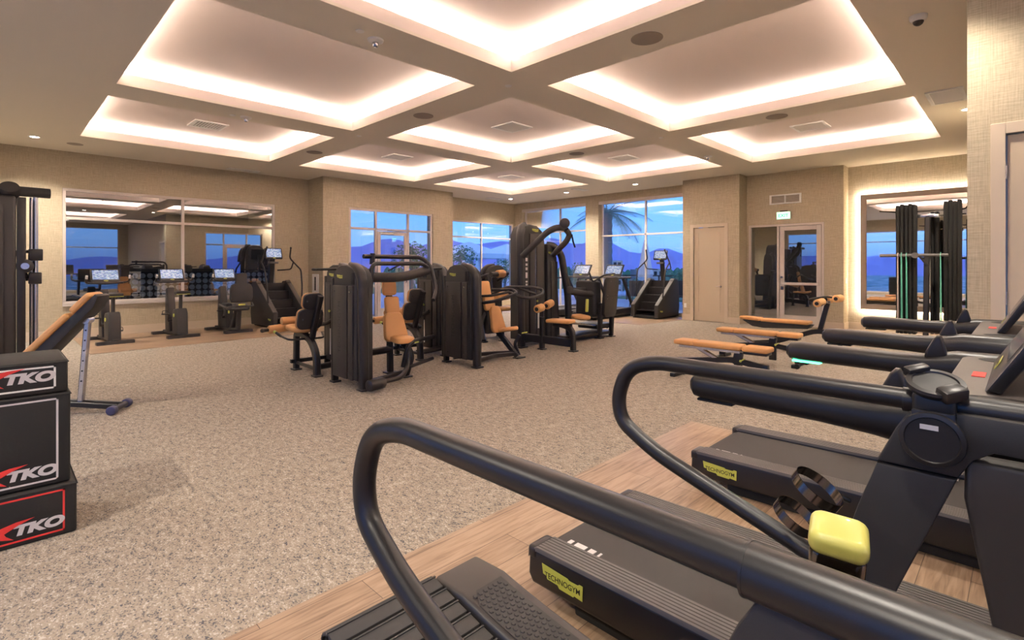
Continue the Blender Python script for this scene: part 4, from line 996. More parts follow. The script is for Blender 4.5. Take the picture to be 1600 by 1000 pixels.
mb = MB(); mb.tube([(5.0, 5.9, .86), (5.15, 5.45, .93), (5.55, 5.40, 1.03), (5.60, 5.55, 1.08), (5.3, 5.7, 1.08)], .026, 10, .07); mb.tube([(5.05, 5.9, .98), (5.2, 5.6, 1.0), (5.5, 5.52, 1.05)], .02, 10, .05); a1 = t.part('press_arm', mb, 'black')
mb = MB(); mb.tube([(5.70, 6.1, 1.0), (5.85, 5.9, 1.10), (6.25, 5.75, 1.09), (6.42, 5.66, 1.05), (6.33, 5.58, .98), (5.95, 5.5, .93), (5.80, 5.55, .95), (5.78, 5.8, 1.02)], .026, 10, .07); mb.tube([(6.0, 5.85, 1.09), (6.2, 5.6, .98)], .02, 10); t.part('press_arm', mb, 'black')
mb = MB(); mb.tube([(5.84, 5.58, .39), (5.93, 5.55, .40)], .010, 8); t.part('seat_adjuster', mb, 'yellow')

# back-extension style machine with two orange rollers behind it
t = Thing('abdominal_machine', 'machine with orange roller pads in front of the cabana window', 'weight machine', (7.0, 7.4, 0), world=True)
tower(t, (6.78, 7.72, 0), -PI/2, logo_face=0, Wd=.62, H=1.45, slot=False)
mb = MB(); mb.cyl((6.64, 7.15, 1.27), (7.12, 7.20, 1.29), .05, seg=18); ax = t.part('roller_axle', mb, 'black')
mb = MB(); mb.cyl((6.82, 7.17, 1.28), (7.02, 7.19, 1.29), .075, seg=20, bev=.02); t.part('upper_roller', mb, 'orange')
mb = MB(); mb.cyl((6.55, 6.95, .86), (6.95, 7.0, .88), .085, seg=20, bev=.03); t.part('lower_roller', mb, 'orange')
mb = MB(); pad(mb, .34, .34, .07, TR(6.85, 7.1, .62), r=.1, bev=.03); t.part('seat', mb, 'orange')
mb = MB(); mb.tube([(6.70, 7.55, 1.2), (6.66, 7.2, 1.28), (6.6, 7.1, .9)], .035, 10, .08); mb.tube([(6.9, 7.3, .62), (6.95, 7.2, .3), (6.9, 7.1, .02)], .03, 8, sq=(.07, .08)); mb.tube([(6.55, 7.25, 0.02), (6.75, 7.55, .3), (6.9, 7.6, .5)], .04, 8, sq=(.08, .08)); foot(mb, 6.9, 7.1); foot(mb, 6.55, 7.25); mb.tube([(7.15, 7.6, 1.1), (7.12, 7.2, 1.26)], .03, 10); mb.tube([(6.66, 7.2, 1.27), (7.14, 7.22, 1.26)], .03, 10)
t.part('frame', mb, 'black')

# lat pulldown
t = Thing('lat_pulldown', 'tallest weight machine, a lat pulldown with curved overhead arm', 'weight machine', (6.95, 6.0, 0), world=True)
tower(t, (7.36, 6.30, 0), PI/2, Wd=.80, H=2.17, th=.30, slot=False, tall=True, badge_y=.30) if False else None
mb = MB(); mb.tube([(6.58, 6.30, 0), (6.58, 6.32, 1.4), (6.60, 6.36, 1.98), (6.72, 6.42, 2.14), (6.82, 6.44, 2.16)], .05, 12, .15, 8, sq=(.13, .10)); mb.bx(6.49, 6.67, 6.22, 6.40, 0, .025, .006); t.part('left_tube', mb, 'black', ang=50)
mb = MB(); mb.prism([(6.66, .12), (6.66, 2.0), (6.74, 2.14), (6.86, 2.19), (7.06, 2.17), (7.2, 2.08), (7.27, 1.9), (7.30, .12)], 'y', 6.36, 6.66, .02, 3); cas = t.part('casing', mb, 'blackmatte')
mb = MB(); mb.bx(6.85, 7.22, 6.335, 6.37, .12, 2.02, .008, 2); t.part('side_panel', mb, 'graphite', cas)
mb = MB(); mb.bx(6.70, 6.82, 6.345, 6.37, .12, 1.75, .006, 2); t.part('narrow_panel', mb, 'graphite', cas)
mb = MB(); mb.bx(7.0, 7.03, 6.328, 6.337, .20, 1.85); sl = t.part('weight_slot', mb, 'slot', cas)
mb = MB(); mb.bx(7.045, 7.085, 6.325, 6.335, .30, .62); t.part('weight_scale', mb, 'white', sl, smooth=False)
mb = MB(); mb.sph((7.015, 6.315, .80), .02, 10); t.part('selector_pin', mb, 'yellow', sl)
mb = MB(); mb.cyl((6.985, 6.33, .25), (6.985, 6.33, 1.9), .006, seg=8); t.part('guide_rod', mb, 'chrome', cas)
mb = MB()
for k, (z_, h_) in enumerate(((1.52, .06), (1.44, .04), (1.36, .05), (1.22, .10), (1.14, .03), (1.08, .04))): mb.bx(6.735, 6.785, 6.342, 6.346, z_, z_+h_)
t.part('instruction_labels', mb, 'silver', cas, smooth=False)
badge(t, (6.98, 6.334, 2.085), (1, 0, 0), (0, -1, 0), .17, cas)
mb = MB(); mb.tube([(6.50, 6.2, 1.60), (6.58, 6.0, 1.80), (6.70, 5.8, 2.02), (6.85, 5.72, 2.10), (6.98, 5.66, 2.09)], .055, 16, .12); arm = t.part('overhead_arm', mb, 'blackmatte')
mb = MB(); mb.cyl((6.93, 5.60, 2.17), (7.0, 5.68, 2.17), .09, seg=24, bev=.02); t.part('pulley', mb, 'black', arm)
mb = MB(); mb.tube([(6.95, 5.9, 1.62), (7.03, 5.65, 1.86), (7.06, 5.60, 1.98), (6.98, 5.62, 2.06)], .05, 14, .06); mb.tube([(7.05, 5.55, 1.98), (7.09, 5.55, 1.85), (7.14, 5.55, 1.76)], .015, 8); t.part('pull_handle', mb, 'black', arm)
mb = MB(); mb.cyl((7.02, 5.58, 2.0), (7.05, 5.60, 1.88), .016, seg=10); t.part('swivel', mb, 'chrome', arm)
mb = MB(); mb.tube([(6.56, 6.28, .20), (6.88, 5.42, .14)], .03, 8, sq=(.07, .13)); mb.tube([(7.25, 6.35, .1), (6.62, 6.35, .12)], .03, 8, sq=(.07, .1)); t.part('base_beam', mb, 'black')
mb = MB(); mb.tube([(6.90, 5.40, 0), (6.90, 5.42, .38), (6.86, 5.62, .44), (6.80, 5.75, .45)], .03, 8, .12, sq=(.08, .09)); foot(mb, 6.90, 5.40, .13, .13); t.part('front_leg', mb, 'black')
mb = MB(); mb.tube([(6.70, 5.92, 0.02), (6.70, 5.92, .56)], .03, 8, sq=(.08, .08)); mb.tube([(6.70, 5.92, .5), (6.72, 5.92, .68)], .02, 8); foot(mb, 6.70, 5.92); t.part('roller_post', mb, 'black')
mb = MB(); pad(mb, .30, .46, .06, TR(6.83, 5.62, .50) @ RZ(.22), r=.06, bev=.022, taper=1.); t.part('seat', mb, 'orange')
for (a, b) in (((6.46, 5.83, .71), (6.66, 5.88, .73)), ((6.74, 5.86, .75), (6.96, 5.93, .79))):
    mb = MB(); mb.cyl(a, b, .068, seg=22, bev=.022); r_ = t.part('thigh_roller', mb, 'orange')
    mb = MB(); d = (Vector(b)-Vector(a)).normalized(); mb.cyl(Vector(a)-d*.004, Vector(a)+d*.01, .034, seg=16); t.part('end_cap', mb, 'ink', r_)

# leg press with big rear plate
t = Thing('leg_press', 'leg press machine with wide rounded back plate, right of the lat pulldown', 'weight machine', (8.2, 6.4, 0), world=True)
mb = MB(); mb.tube([(7.78, 6.18, 0), (7.75, 6.2, .9), (7.62, 6.25, 1.66), (7.50, 6.35, 1.82), (7.40, 6.42, 1.83)], .05, 12, .15, 8, sq=(.12, .10)); foot(mb, 7.78, 6.18, .15, .12); t.part('front_tube', mb, 'black', ang=50)
mb = MB(); mb.prism([(7.33, .1), (7.33, 1.84), (7.40, 1.86), (7.5, 1.80), (7.60, 1.6), (7.70, .1)], 'y', 6.34, 6.62, .02, 3); cas = t.part('casing', mb, 'blackmatte')
mb = MB(); mb.bx(7.42, 7.60, 6.32, 6.35, .12, 1.52, .006); t.part('side_panel', mb, 'graphite', cas)
badge(t, (7.42, 6.337, 1.68), (1, 0, 0), (0, -1, 0), .14, cas)
mb = MB(); mb.cyl((7.72, 6.12, .98), (7.78, 6.2, .98), .075, seg=20, bev=.015); mb.tube([(7.75, 6.2, .96), (8.15, 6.18, .90), (8.6, 6.12, .86)], .065, 14, .1); mb.tube([(8.1, 6.35, .98), (8.75, 6.2, .96)], .03, 10); t.part('link_arm', mb, 'blackmatte')
mb = MB(); mb.M = TR(8.72, 5.98, 0) @ RZ(.08) @ RX(.10); mb.prism(rrect(-.24, .24, .42, 1.22, .12, 6), 'y', -.04, .04, .01, 2); pl = t.part('back_plate', mb, 'graphite')
mb = MB(); mb.M = TR(8.72, 5.98, 0) @ RZ(.08) @ RX(.10)
for (a, b) in ((-.18, .80), (0, .80), (.18, .80), (-.18, .86), (.18, .86), (.15, 1.12), (-.1, 1.14)): mb.cyl((a, -.045, b), (a, -.038, b), .011, seg=10)
t.part('bolt', mb, 'chrome', pl)
mb = MB(); mb.M = TR(8.72, 5.98, 0) @ RZ(.08) @ RX(.10); mb.bx(-.2, .2, -.042, -.039, .845, .849); t.part('seam', mb, 'slot', pl)
for sx in (-1, 1):
    mb = MB(); mb.tube([(8.70+sx*.20, 6.00, .0), (8.71+sx*.20, 5.97, .70)], .03, 8, sq=(.07, .09)); foot(mb, 8.70+sx*.20, 6.0, .14, .14); t.part('plate_leg', mb, 'black')
mb = MB(); mb.tube([(8.30, 6.1, 1.30), (8.28, 6.0, 1.12), (8.5, 5.9, 1.25), (8.95, 5.95, 1.28)], .018, 8, .05); t.part('grab_bar', mb, 'black')
mb = MB(); mb.bx(8.42, 8.66, 6.05, 6.55, .42, 1.14, .06, 3); t.part('foot_carriage', mb, 'blackmatte')
for k in range(4):
    mb = MB(); mb.tube([(7.6, 6.05+k*.09, .38), (8.85, 6.05+k*.09, .18)], .018, 10); t.part('slide_rail', mb, 'chrome')
mb = MB(); mb.bx(7.6, 9.0, 6.0, 6.45, .06, .12, .01); mb.bx(8.45, 8.95, 6.02, 6.5, .18, .28, .02); t.part('base_frame', mb, 'black')
mb = MB(); pad(mb, .34, .34, .07, TR(7.95, 6.05, .46) @ RX(.1), r=.1, bev=.03); t.part('seat', mb, 'orange')
mb = MB(); mb.cyl((8.02, 5.95, .56), (8.06, 5.97, .80), .03, seg=12, bev=.006); t.part('adjuster_handle', mb, 'yellow')

# ---- exercise bikes (local +y: the rider looks that way)
def screen_panel(t, c, w, h, tilt, yaw=0, name='console', back=.03, parent=None, facing=-1):
    """panel whose lit face looks to -y, tilted back"""
    B = TR(*c) @ RZ(yaw) @ RX(-tilt)
    mb = MB(); mb.M = B; mb.prism(rrect(-w/2-.025, w/2+.025, -h/2-.045, h/2+.02, .02), 'y', 0, back, .006, 2); p = t.part(name, mb, 'black', parent)
    mb = MB(); mb.M = B; mb.quad([(-w/2, -.002, -h/2), (w/2, -.002, -h/2), (w/2, -.002, h/2), (-w/2, -.002, h/2)]); 
    par = p if parent is None else parent
    t.part('screen', mb, 'screen', par, smooth=False, uv=True)
    badge(t, B @ Vector((0, -.001, -h/2-.022)), B.to_3x3() @ Vector((1, 0, 0)), B.to_3x3() @ Vector((0, -1, 0)), .07, par)
    return p
def bike(label, loc, rz, recumbent=False):
    t = Thing('recumbent_bike' if recumbent else 'exercise_bike', label, 'exercise bike', loc, rz, None)
    for yy, w, nm in ((0, .58, 'rear_foot'), (1.0, .50, 'front_foot')):
        mb = MB(); mb.prism([(-.06, 0), (.06, 0), (.05, .06), (-.05, .06)], 'x', -w/2, w/2, .015, 2)
        if yy: bmesh.ops.translate(mb.bm, vec=(0, yy, 0), verts=mb.bm.verts)
        t.part(nm, mb, 'black')
    mb = MB(); mb.bx(-.05, .05, 0, 1.0, .03, .09, .01)
    if not recumbent:
        mb.prism([(.02, .06), (.32, .06), (.34, .45), (.27, .56), (.10, .58), (.04, .48)], 'x', -.10, .10, .03, 3)
    else:
        mb.tube([(0, .02, .05), (0, -.02, .45), (0, -.02, .52)], .03, 8, .05, sq=(.08, .10)); mb.tube([(0, .30, .06), (0, .05, .48)], .03, 8, sq=(.09, .10)); mb.prism([(.35, .08), (.75, .08), (.75, .55), (.6, .62), (.40, .60)], 'x', -.08, .08, .03, 3)
    t.part('body', mb, 'blackmatte')
    mb = MB(); mb.prism([(.55, .08), (.80, .08), (.82, .40), (.78, .95), (.70, .98), (.60, .45)], 'x', -.07, .07, .02, 3); t.part('front_column', mb, 'black')
    mb = MB()
    if not recumbent:
        mb.cyl((0, .16, .5), (0, .14, .86), .032, seg=14); t.part('seat_post', mb, 'graphite')
        mb = MB(); mb.prism([(-.12, -.13), (.12, -.13), (.14, -.05), (.06, .06), (.03, .17), (-.03, .17), (-.06, .06), (-.14, -.05)], 'z', .86, .925, .02, 3); bmesh.ops.translate(mb.bm, vec=(0, .12, 0), verts=mb.bm.verts); sd = t.part('saddle', mb, 'blackmatte')
        mb = MB(); mb.bx(-.125, .125, -.016, .0, .862, .873, .004); t.part('saddle_trim', mb, 'yellow', sd)
    else:
        pad(mb, .38, .40, .08, TR(0, .02, .52), r=.1, bev=.03); sd = t.part('seat', mb, 'blackmatte')
        mb = MB(); mb.prism([(-.2, .66), (.2, .66), (.235, .74), (.23, .95), (.20, 1.03), (.12, 1.06), (.11, 1.24), (.09, 1.27), (-.09, 1.27), (-.11, 1.24), (-.12, 1.06), (-.20, 1.03), (-.23, .95), (-.235, .74)], 'y', -.16, -.09, .02, 3); t.part('backrest', mb, 'blackmatte')
        mb = MB(); mb.bx(-.13, .13, -.15, .02, .56, .64, .02); mb.tube([(-.34, .1, .62), (-.30, -.05, .56), (.30, -.05, .56), (.34, .1, .62)], .018, 8, .05); t.part('seat_bracket', mb, 'grey')
        mb = MB(); mb.bx(-.07, .07, -.156, -.15, .59, .625); t.part('seat_label', mb, 'yellow', smooth=False)
    cr = MB(); cr.cyl((-.13, .48, .32), (.13, .48, .32), .03, seg=12); cr.tube([(-.12, .48, .32), (-.13, .40, .46)], .014, 8); cr.tube([(.12, .48, .32), (.13, .56, .18)], .014, 8); t.part('crank', cr, 'graphite')
    for sx, c in ((-1, (-.20, .40, .46)), (1, (.20, .56, .18))):
        mb = MB(); mb.box(c, (.10, .09, .025), .006); p = t.part('pedal', mb, 'black')
        mb = MB(); mb.tube([(c[0]-.05, c[1]-.03, c[2]), (c[0]-.05, c[1]-.02, c[2]+.07), (c[0]+.05, c[1]-.02, c[2]+.07), (c[0]+.05, c[1]-.03, c[2])], .006, 6, .03); t.part('toe_strap', mb, 'black', p)
    mb = MB(); mb.cyl((-.11, .20, .44), (-.102, .20, .44), .035, seg=18); t.part('round_badge', mb, 'yellow')
    hz = 1.11
    mb = MB(); mb.tube([(-.33, .42, hz+.10), (-.33, .48, hz+.02), (-.28, .62, hz), (0, .70, hz-.02), (.28, .62, hz), (.33, .48, hz+.02), (.33, .42, hz+.10)], .018, 10, .06); mb.prism(rrect(-.28, .28, .55, .75, .05), 'z', hz-.02, hz+.012, .008); t.part('handlebar', mb, 'black')
    for sx in (-1, 1):
        mb = MB(); mb.cyl((sx*.33, .425, hz+.08), (sx*.33, .41, hz+.14), .020, seg=10); t.part('grip_tip', mb, 'silver')
    screen_panel(t, (0, .64, hz+.15), .40, .19, .35)
    return t
bk = bike('exercise bike nearest the left end of the window, black with yellow saddle trim', (1.62, 11.84, .006), math.radians(6))
dup(bk.o, (2.72, 11.93, .006), math.radians(6), 'middle upright exercise bike, second from the left under the window')
bike('recumbent exercise bike with high backrest between the upright bike and the stair climber', (3.75, 11.98, .006), math.radians(8), True)

# ---- stair climbers (local +y: the user looks that way)
def climber(label, loc, rz):
    t = Thing('stair_climber', label, 'stair climber', loc, rz, None)
    for sx in (-1, 1):
        mb = MB(); xa, xb = sorted((sx*.30, sx*.42))
        mb.prism([(0, .03), (1.15, .03), (1.20, .3), (1.16, .98), (1.08, 1.05), (.92, 1.06), (.84, 1.02), (.10, .42), (.0, .36)], 'x', xa, xb, .025, 3); sp_ = t.part('side_panel', mb, 'blackmatte')
        mb = MB(); mb.prism([(.02, .375), (.86, 1.03), (.90, 1.07), (.94, 1.075), (.80, .99), (.10, .435)], 'x', sx*.31 if sx > 0 else -.41, sx*.41 if sx > 0 else -.31, .01); t.part('edge_trim', mb, 'grey', sp_)
        badge(t, (sx*.4205, .18 if sx < 0 else .18, .20), (0, -sx*-1 if False else (-1 if sx < 0 else 1), 0), (sx, 0, 0), .14, sp_)
    for k in range(4):
        mb = MB(); y0 = .10+k*.21; z0 = .22+k*.20
        mb.bx(-.295, .295, y0, y0+.23, z0-.02, z0, .006, 2); mb.bx(-.295, .295, y0+.21, y0+.23, z0, z0+.19); 
        for i in range(5): mb.bx(-.25, .25, y0+.02+i*.03, y0+.03+i*.03, z0, z0+.003)
        t.part('step', mb, 'black')
    mb = MB(); mb.bx(-.36, .36, .02, 1.12, 0, .08, .01); mb.bx(-.30, .30, .95, 1.15, .08, .98); t.part('base', mb, 'rubber')
    mb = MB(); mb.tube([(0, 1.05, .98), (0, .98, 1.55), (0, .93, 1.70)], .045, 10, .1, sq=(.12, .07)); mast = t.part('mast', mb, 'black')
    mb = MB(); mb.prism(rrect(-.11, .11, -.06, .06, .03), 'z', 1.48, 1.53, .008); bmesh.ops.translate(mb.bm, vec=(0, .90, 0), verts=mb.bm.verts); t.part('control_pod', mb, 'grey', mast)
    screen_panel(t, (0, .88, 1.74), .36, .21, .25)
    for sx in (-1, 1):
        x = sx*.40
        mb = MB(); mb.tube([(x, .28, .52), (x*1.05, .30, .95), (x*1.08, .38, 1.33), (x*.98, .68, 1.52), (x*.80, .72, 1.62), (x*.72, .60, 1.86)], .019, 10, .07)
        mb.tube([(x*.98, .68, 1.52), (x*.95, .78, 1.34), (x*.3, .95, 1.32)], .016, 10, .06); t.part('handrail', mb, 'black')
        mb = MB(); mb.sph((x*.72, .60, 1.86), (.025, .025, .03), 10); t.part('rail_tip', mb, 'black')
    return t
c1 = climber('stair climber at the left wall beside the recumbent bike', (4.92, 12.10, .006), math.radians(4))
dup(c1.o, (12.5, 7.36, .006), -PI/2, 'stair climber in front of the tall window with the palm tree')

# ---- treadmills facing the far windows
ft = treadmill('far treadmill facing the tall window, next to the stair climber', (11.0, 8.38, .006), 0, near=False)
ft.o.rotation_euler = (0, 0, PI/2)
dup(ft.o, (11.0, 9.50, .006), PI/2, 'far treadmill facing the windows, partly behind the leg press')

# ---- storage rack with hanging mats and bands
t = Thing('mat_rack', 'tall steel rack holding black mats and bands before the lit mirror', 'storage rack', (11.5, 1.2, 0), world=True)
mb = MB(); mb.tube([(11.5, 1.25, .03), (11.5, 1.22, 2.30)], .035, 12, sq=(.08, .08)); t.part('post', mb, 'graphite')
mb = MB(); mb.bx(11.2, 11.8, .75, 1.7, 0, .05, .01); t.part('base', mb, 'black')
mb = MB(); mb.bx(11.46, 11.54, 1.12, 1.36, 2.28, 2.34, .006); mb.bx(11.30, 11.46, 1.05, 1.12, 2.26, 2.32, .006); t.part('top_plate', mb, 'chrome')
mb = MB(); mb.tube([(11.30, 1.88, 2.42), (11.45, 1.60, 2.39), (11.45, .72, 2.39), (11.30, .66, 2.46)], .012, 8, .05); mb.tube([(11.60, 1.68, 2.30), (11.60, .72, 2.32)], .012, 8); t.part('hook_bar', mb, 'darkchrome')
mb = MB(); mb.cyl((11.22, 1.86, 1.62), (11.22, .92, 1.62), .028, seg=14); mb.cyl((11.17, 1.36, 1.62), (11.27, 1.36, 1.62), .05, seg=16); mb.tube([(11.22, 1.3, 1.6), (11.48, 1.22, 1.45)], .018, 8); t.part('band_bar', mb, 'grey')
def hang_mat(y, w, label, dx=0, flare=1.15, ztop=2.52):
    mb = MB(); prev = None; n = 9; x0 = 11.42+dx
    for (z, k) in ((ztop, 1.0), (2.38, flare), (2.2, 1.08), (1.7, 1.0), (1.0, 1.0), (.25, 1.02)):
        pr = [(x0-.10*k, y-w/2*k, z), (x0+.10*k, y-w/2*k, z), (x0+.12*k, y, z), (x0+.10*k, y+w/2*k, z), (x0-.10*k, y+w/2*k, z), (x0-.13*k, y, z)]
        prev = mb.ring(pr, prev)
        if z == ztop: mb.bm.faces.new(prev)
    mb.bm.faces.new(prev[::-1]); bmesh.ops.recalc_face_normals(mb.bm, faces=mb.bm.faces)
    o = single('exercise_mat', label, 'exercise mat', mb, 'mat', (x0, y, .25), smooth=False)
    return o
for i in range(5):
    hang_mat(1.62-i*.058, .046, 'hanging black exercise mat in the left-hand row, %s' % ['leftmost', 'second from the left', 'middle one', 'fourth from the left', 'rightmost beside the rack post'][i], 0, ztop=2.50+.02*(i % 2))
for i in range(2): hang_mat(1.17-i*.06, .046, 'black exercise mat hanging just behind the rack post, %s one' % ('left', 'right')[i], .28, ztop=2.2, flare=1.0)
for i in range(4): hang_mat(.965-i*.058, .050, 'hanging black exercise mat in the right-hand row, %s' % ['leftmost', 'second from the left', 'third from the left', 'rightmost and widest'][i], 0, ztop=2.52+.02*(i % 2), flare=1.1)
def band(y, x, m, label, z0=.35, w=.03, ztop=1.655):
    mb = MB()
    mb.tube([(x-.028, y, z0), (x-.034, y, 1.55), (x-.03, y, ztop), (x+.03, y, ztop), (x+.034, y, 1.55), (x+.028, y-.01, z0), (x, y, z0-.03)], .01, 8, .03, 5, sq=(w, .008), closed=True)
    single('resistance_band', label, 'resistance band', mb, m, (x, y, z0))
band(1.60, 11.22, 'pinkband', 'pale pink resistance band hanging at the left of the rack bar')
band(1.55, 11.22, 'greenband', 'mint green resistance band hanging next to the pink band', w=.04)
band(1.48, 11.22, 'greenband', 'second mint green resistance band, right of the first green one', w=.026)
band(1.02, 11.22, 'greenband', 'green resistance band hanging alone near the right end of the bar', w=.03)
for i in range(3):
    mb = MB(); y = 1.155-i*.035
    mb.tube([(11.9, y+.02, .55), (11.9, y, 1.2), (11.9, y+.06-i*.0, 1.34), (11.9, y+.10, 1.40)], .01, 8, .04, 5, sq=(.022, .01)); single('resistance_tube', 'blue grey resistance tube hanging behind the rack, %s of three' % ('left', 'middle', 'right')[i], 'resistance band', mb, ['silver', 'blueband', 'blueband'][i], (11.9, y, .55))

# ================================================================== outside
mb = MB(); mb.bx(13.9, 19.5, 1.0, 24.0, -.1, -.03); mb.bx(-12, 13.9, 13.65, 24.0, -.1, -.03); mb.bx(19.5, 25, 14.5, 24, -.1, -.03); struct('patio', mb, 'patio')
mb = MB(); mb.quad([(-3000, -3000, -9), (3000, -3000, -9), (3000, 3000, -9), (-3000, 3000, -9)]); struct('valley', mb, 'city')
mb = MB(); mb.bx(5.6, 14.05, -2.6, -2.4, -.1, -.03); struct('patio_kerb', mb, 'patio')
# mountains all round, one mesh
def ridge(a, seed):
    h = 0
    for k, (f_, am) in enumerate(((2.2, 1.), (5.1, .6), (11.3, .35), (23.7, .16), (51, .08))): h += am*abs(math.sin(a*f_+seed*(k+1)*1.7))
    return h
mb = MB(); rows = []
for j, (rr, hh) in enumerate(((620, 0), (700, .35), (760, .8), (820, 1.0), (900, .6))):
    row = []
    for i in range(360):
        a = 2*PI*i/360; r = rr*(1+.03*math.sin(a*37+j*2.1)+.02*math.sin(a*91+j))
        near_side = .28+.72*max(0, min(1, 1.35-abs(math.degrees(math.atan2(math.sin(a-.75), math.cos(a-.75))))/62)); z = -9+hh*(12+23*ridge(a, 1.3)*near_side)*(1+.12*math.sin(a*61+j*5)); row.append(mb.bm.verts.new((r*math.cos(a), r*math.sin(a), z)))
    rows.append(row)
for j in range(4):
    for i in range(360): mb.bm.faces.new((rows[j][i], rows[j][(i+1) % 360], rows[j+1][(i+1) % 360], rows[j+1][i]))
single('mountain_range', 'hazy blue-purple mountain ridge on the horizon beyond the windows', 'mountain', mb, 'mount', (0, 0, -9))
# palm tree
def palm(loc, H, label, n=26, L=1.9):
    t = Thing('palm_tree', label, 'palm tree', loc)
    mb = MB(); pts = [(0, 0, -.5+k*(H+.5)/24) for k in range(25)]
    mb.tube(pts, [.17+.025*(k % 2) for k in range(25)], 14); t.part('trunk', mb, 'palmbark', ang=180)
    mb = MB(); R = random.Random(3)
    for i in range(n):
        az = 2*PI*i/n*2.4+R.uniform(-.2, .2); el = R.uniform(-.35, 1.0); pl = []
        d = Vector((math.cos(az), math.sin(az), 0)); p = Vector((0, 0, H)); e_ = el; st = L/12
        for k in range(13): pl.append(p.copy()); p = p+d*math.cos(e_)*st+Vector((0, 0, math.sin(e_)*st)); e_ -= .075
        mb.tube(pl, [.025, .006], 5)
        side = d.cross(Vector((0, 0, 1)))
        for k in range(2, 13):
            for q in range(2):
                b = pl[k-1].lerp(pl[k], q/2); ln = .42*math.sin(PI*min(1, (k+q/3+1.5)/14.5))+.08
                for sg in (-1, 1):
                    tip = b+side*sg*ln*.8+(pl[k]-pl[k-1]).normalized()*ln*.6+Vector((0, 0, -ln*.25)); w_ = (pl[k]-pl[k-1]).normalized()*.016
                    mb.quad([b-w_, b+w_, tip+w_*.2, tip-w_*.2])
    t.part('fronds', mb, 'frond', kind='stuff', smooth=False)
    return t
palm((17.2, 11.75, 0), 3.5, 'palm tree just outside the tall window beside the column')
def tree(loc, h, r, label, seed, name='garden_tree', cat='tree', group=None):
    t = Thing(name, label, cat, loc, group=group); R = random.Random(seed)
    mb = MB(); mb.tube([(0, 0, -.2), (.05, 0, h*.5), (0, .05, h*.8)], [.08, .05], 8); t.part('trunk', mb, 'palmbark')
    mb = MB()
    for i in range(900):
        u = R.random(); a = R.random()*2*PI; b = math.acos(2*R.random()-1); rr = r*(u**.4)
        p = Vector((rr*math.sin(b)*math.cos(a), rr*math.sin(b)*math.sin(a), h*.68+rr*.8*math.cos(b))); s_ = R.uniform(.03, .09)
        x_ = Vector((R.uniform(-1, 1), R.uniform(-1, 1), R.uniform(-1, 1))).normalized()*s_; y_ = x_.orthogonal().normalized()*s_*.6
        mb.quad([p-x_, p-y_, p+x_, p+y_])
    t.part('leaves', mb, 'leaf', smooth=False, kind='stuff'); return t
for i, (x, y, h, r, lb) in enumerate(((15.7, 19.0, 2.7, .8, 'leafy tree in front of the cabanas, left half of the recess window'), (19.0, 19.4, 1.7, .8, 'round leafy tree in the right half of the recess window'),
                                 (10.6, 15.6, 2.6, .7, 'tree seen through the vestibule door glass'), (17.6, 13.5, 1.4, .8, 'low bush beyond the left tall window'), (18.3, 9.1, 1.1, .6, 'low bush behind the closed parasol'), (18.2, 7.4, 1.2, .7, 'low bush at the right end of the palm window'))):
    tree((x, y, -.03), h, r, lb, i+5)
def cabana(x, y, label):
    t = Thing('cabana', label, 'cabana', (x, y, -.03), math.radians(0), group='poolside cabanas')
    for sx in (-1, 1):
        for sy in (-1, 1):
            mb = MB(); mb.bx(sx*1.2-.05, sx*1.2+.05, sy*1.2-.05, sy*1.2+.05, 0, 2.1); t.part('post', mb, 'canvas')
            mb = MB(); mb.bx(sx*1.2-.14, sx*1.2+.14, sy*1.2-.14, sy*1.2+.14, .1, 2.0, .05); t.part('curtain', mb, 'canvas')
    mb = MB(); v = [(-1.4, -1.4, 2.1), (1.4, -1.4, 2.1), (1.4, 1.4, 2.1), (-1.4, 1.4, 2.1)]
    A = mb.ring([(a, b, c-.25) for a, b, c in v], None); A = mb.ring(v, A); A = mb.ring([(a*.03, b*.03, 2.75) for a, b, c in v], A); mb.bm.faces.new(A); t.part('roof', mb, 'canvas', smooth=False)
cabana(18.4, 21.6, 'pale cabana behind the left half of the recess window'); cabana(21.9, 22.2, 'pale cabana behind the right half of the recess window')
# closed parasol, railing, chairs
t = Thing('closed_parasol', 'closed parasol standing on the patio outside the palm window', 'parasol', (17.0, 9.95, -.03))
mb = MB(); mb.cyl((0, 0, 0), (0, 0, 2.6), .03, seg=10); t.part('pole', mb, 'graphite')
mb = MB(); mb.lathe([(.26, 1.05), (.30, 1.15), (.22, 1.5), (.12, 2.1), (.03, 2.5)], seg=9); t.part('canopy', mb, 'canvas', smooth=False)
mb = MB(); mb.cyl((0, 0, 0), (0, 0, .06), .3, seg=20); t.part('base', mb, 'graphite')
t = Thing('patio_railing', 'thin dark glass railing along the patio edge outside the tall windows', 'railing', (19.3, 12, -.03), world=False)
mb = MB(); mb.bx(-.03, .03, -9, 3.35, 1.02, 1.07); t.part('top_rail', mb, 'graphite')
p0 = None
for k in range(9):
    if p0 is None:
        mb = MB(); mb.bx(-.025, .025, -9, -8.95, 0, 1.02); p0 = t.part('post', mb, 'graphite')
    else:
        c = copy_part(p0, t.o); c.location = (0, k*1.53, 0)
mb = MB(); mb.bx(-.004, .004, -8.9, 3.3, .1, .98); t.part('glass_panel', mb, 'glass', smooth=False)
def patio_chair(loc, rz, label):
    t = Thing('patio_chair', label, 'chair', loc, rz, group='patio chairs')
    mb = MB(); mb.bx(-.25, .25, -.25, .25, .40, .44, .01); t.part('seat', mb, 'graphite')
    mb = MB(); mb.prism([(-.25, .44), (-.20, .44), (-.32, .95), (-.36, .95)], 'x', -.25, .25, .01); t.part('backrest', mb, 'graphite')
    for sx in (-1, 1):
        for sy in (-1, 1):
            mb = MB(); mb.cyl((sx*.22, sy*.22, .40), (sx*.25, sy*.26, 0), .015, seg=8); t.part('leg', mb, 'graphite')
    return t
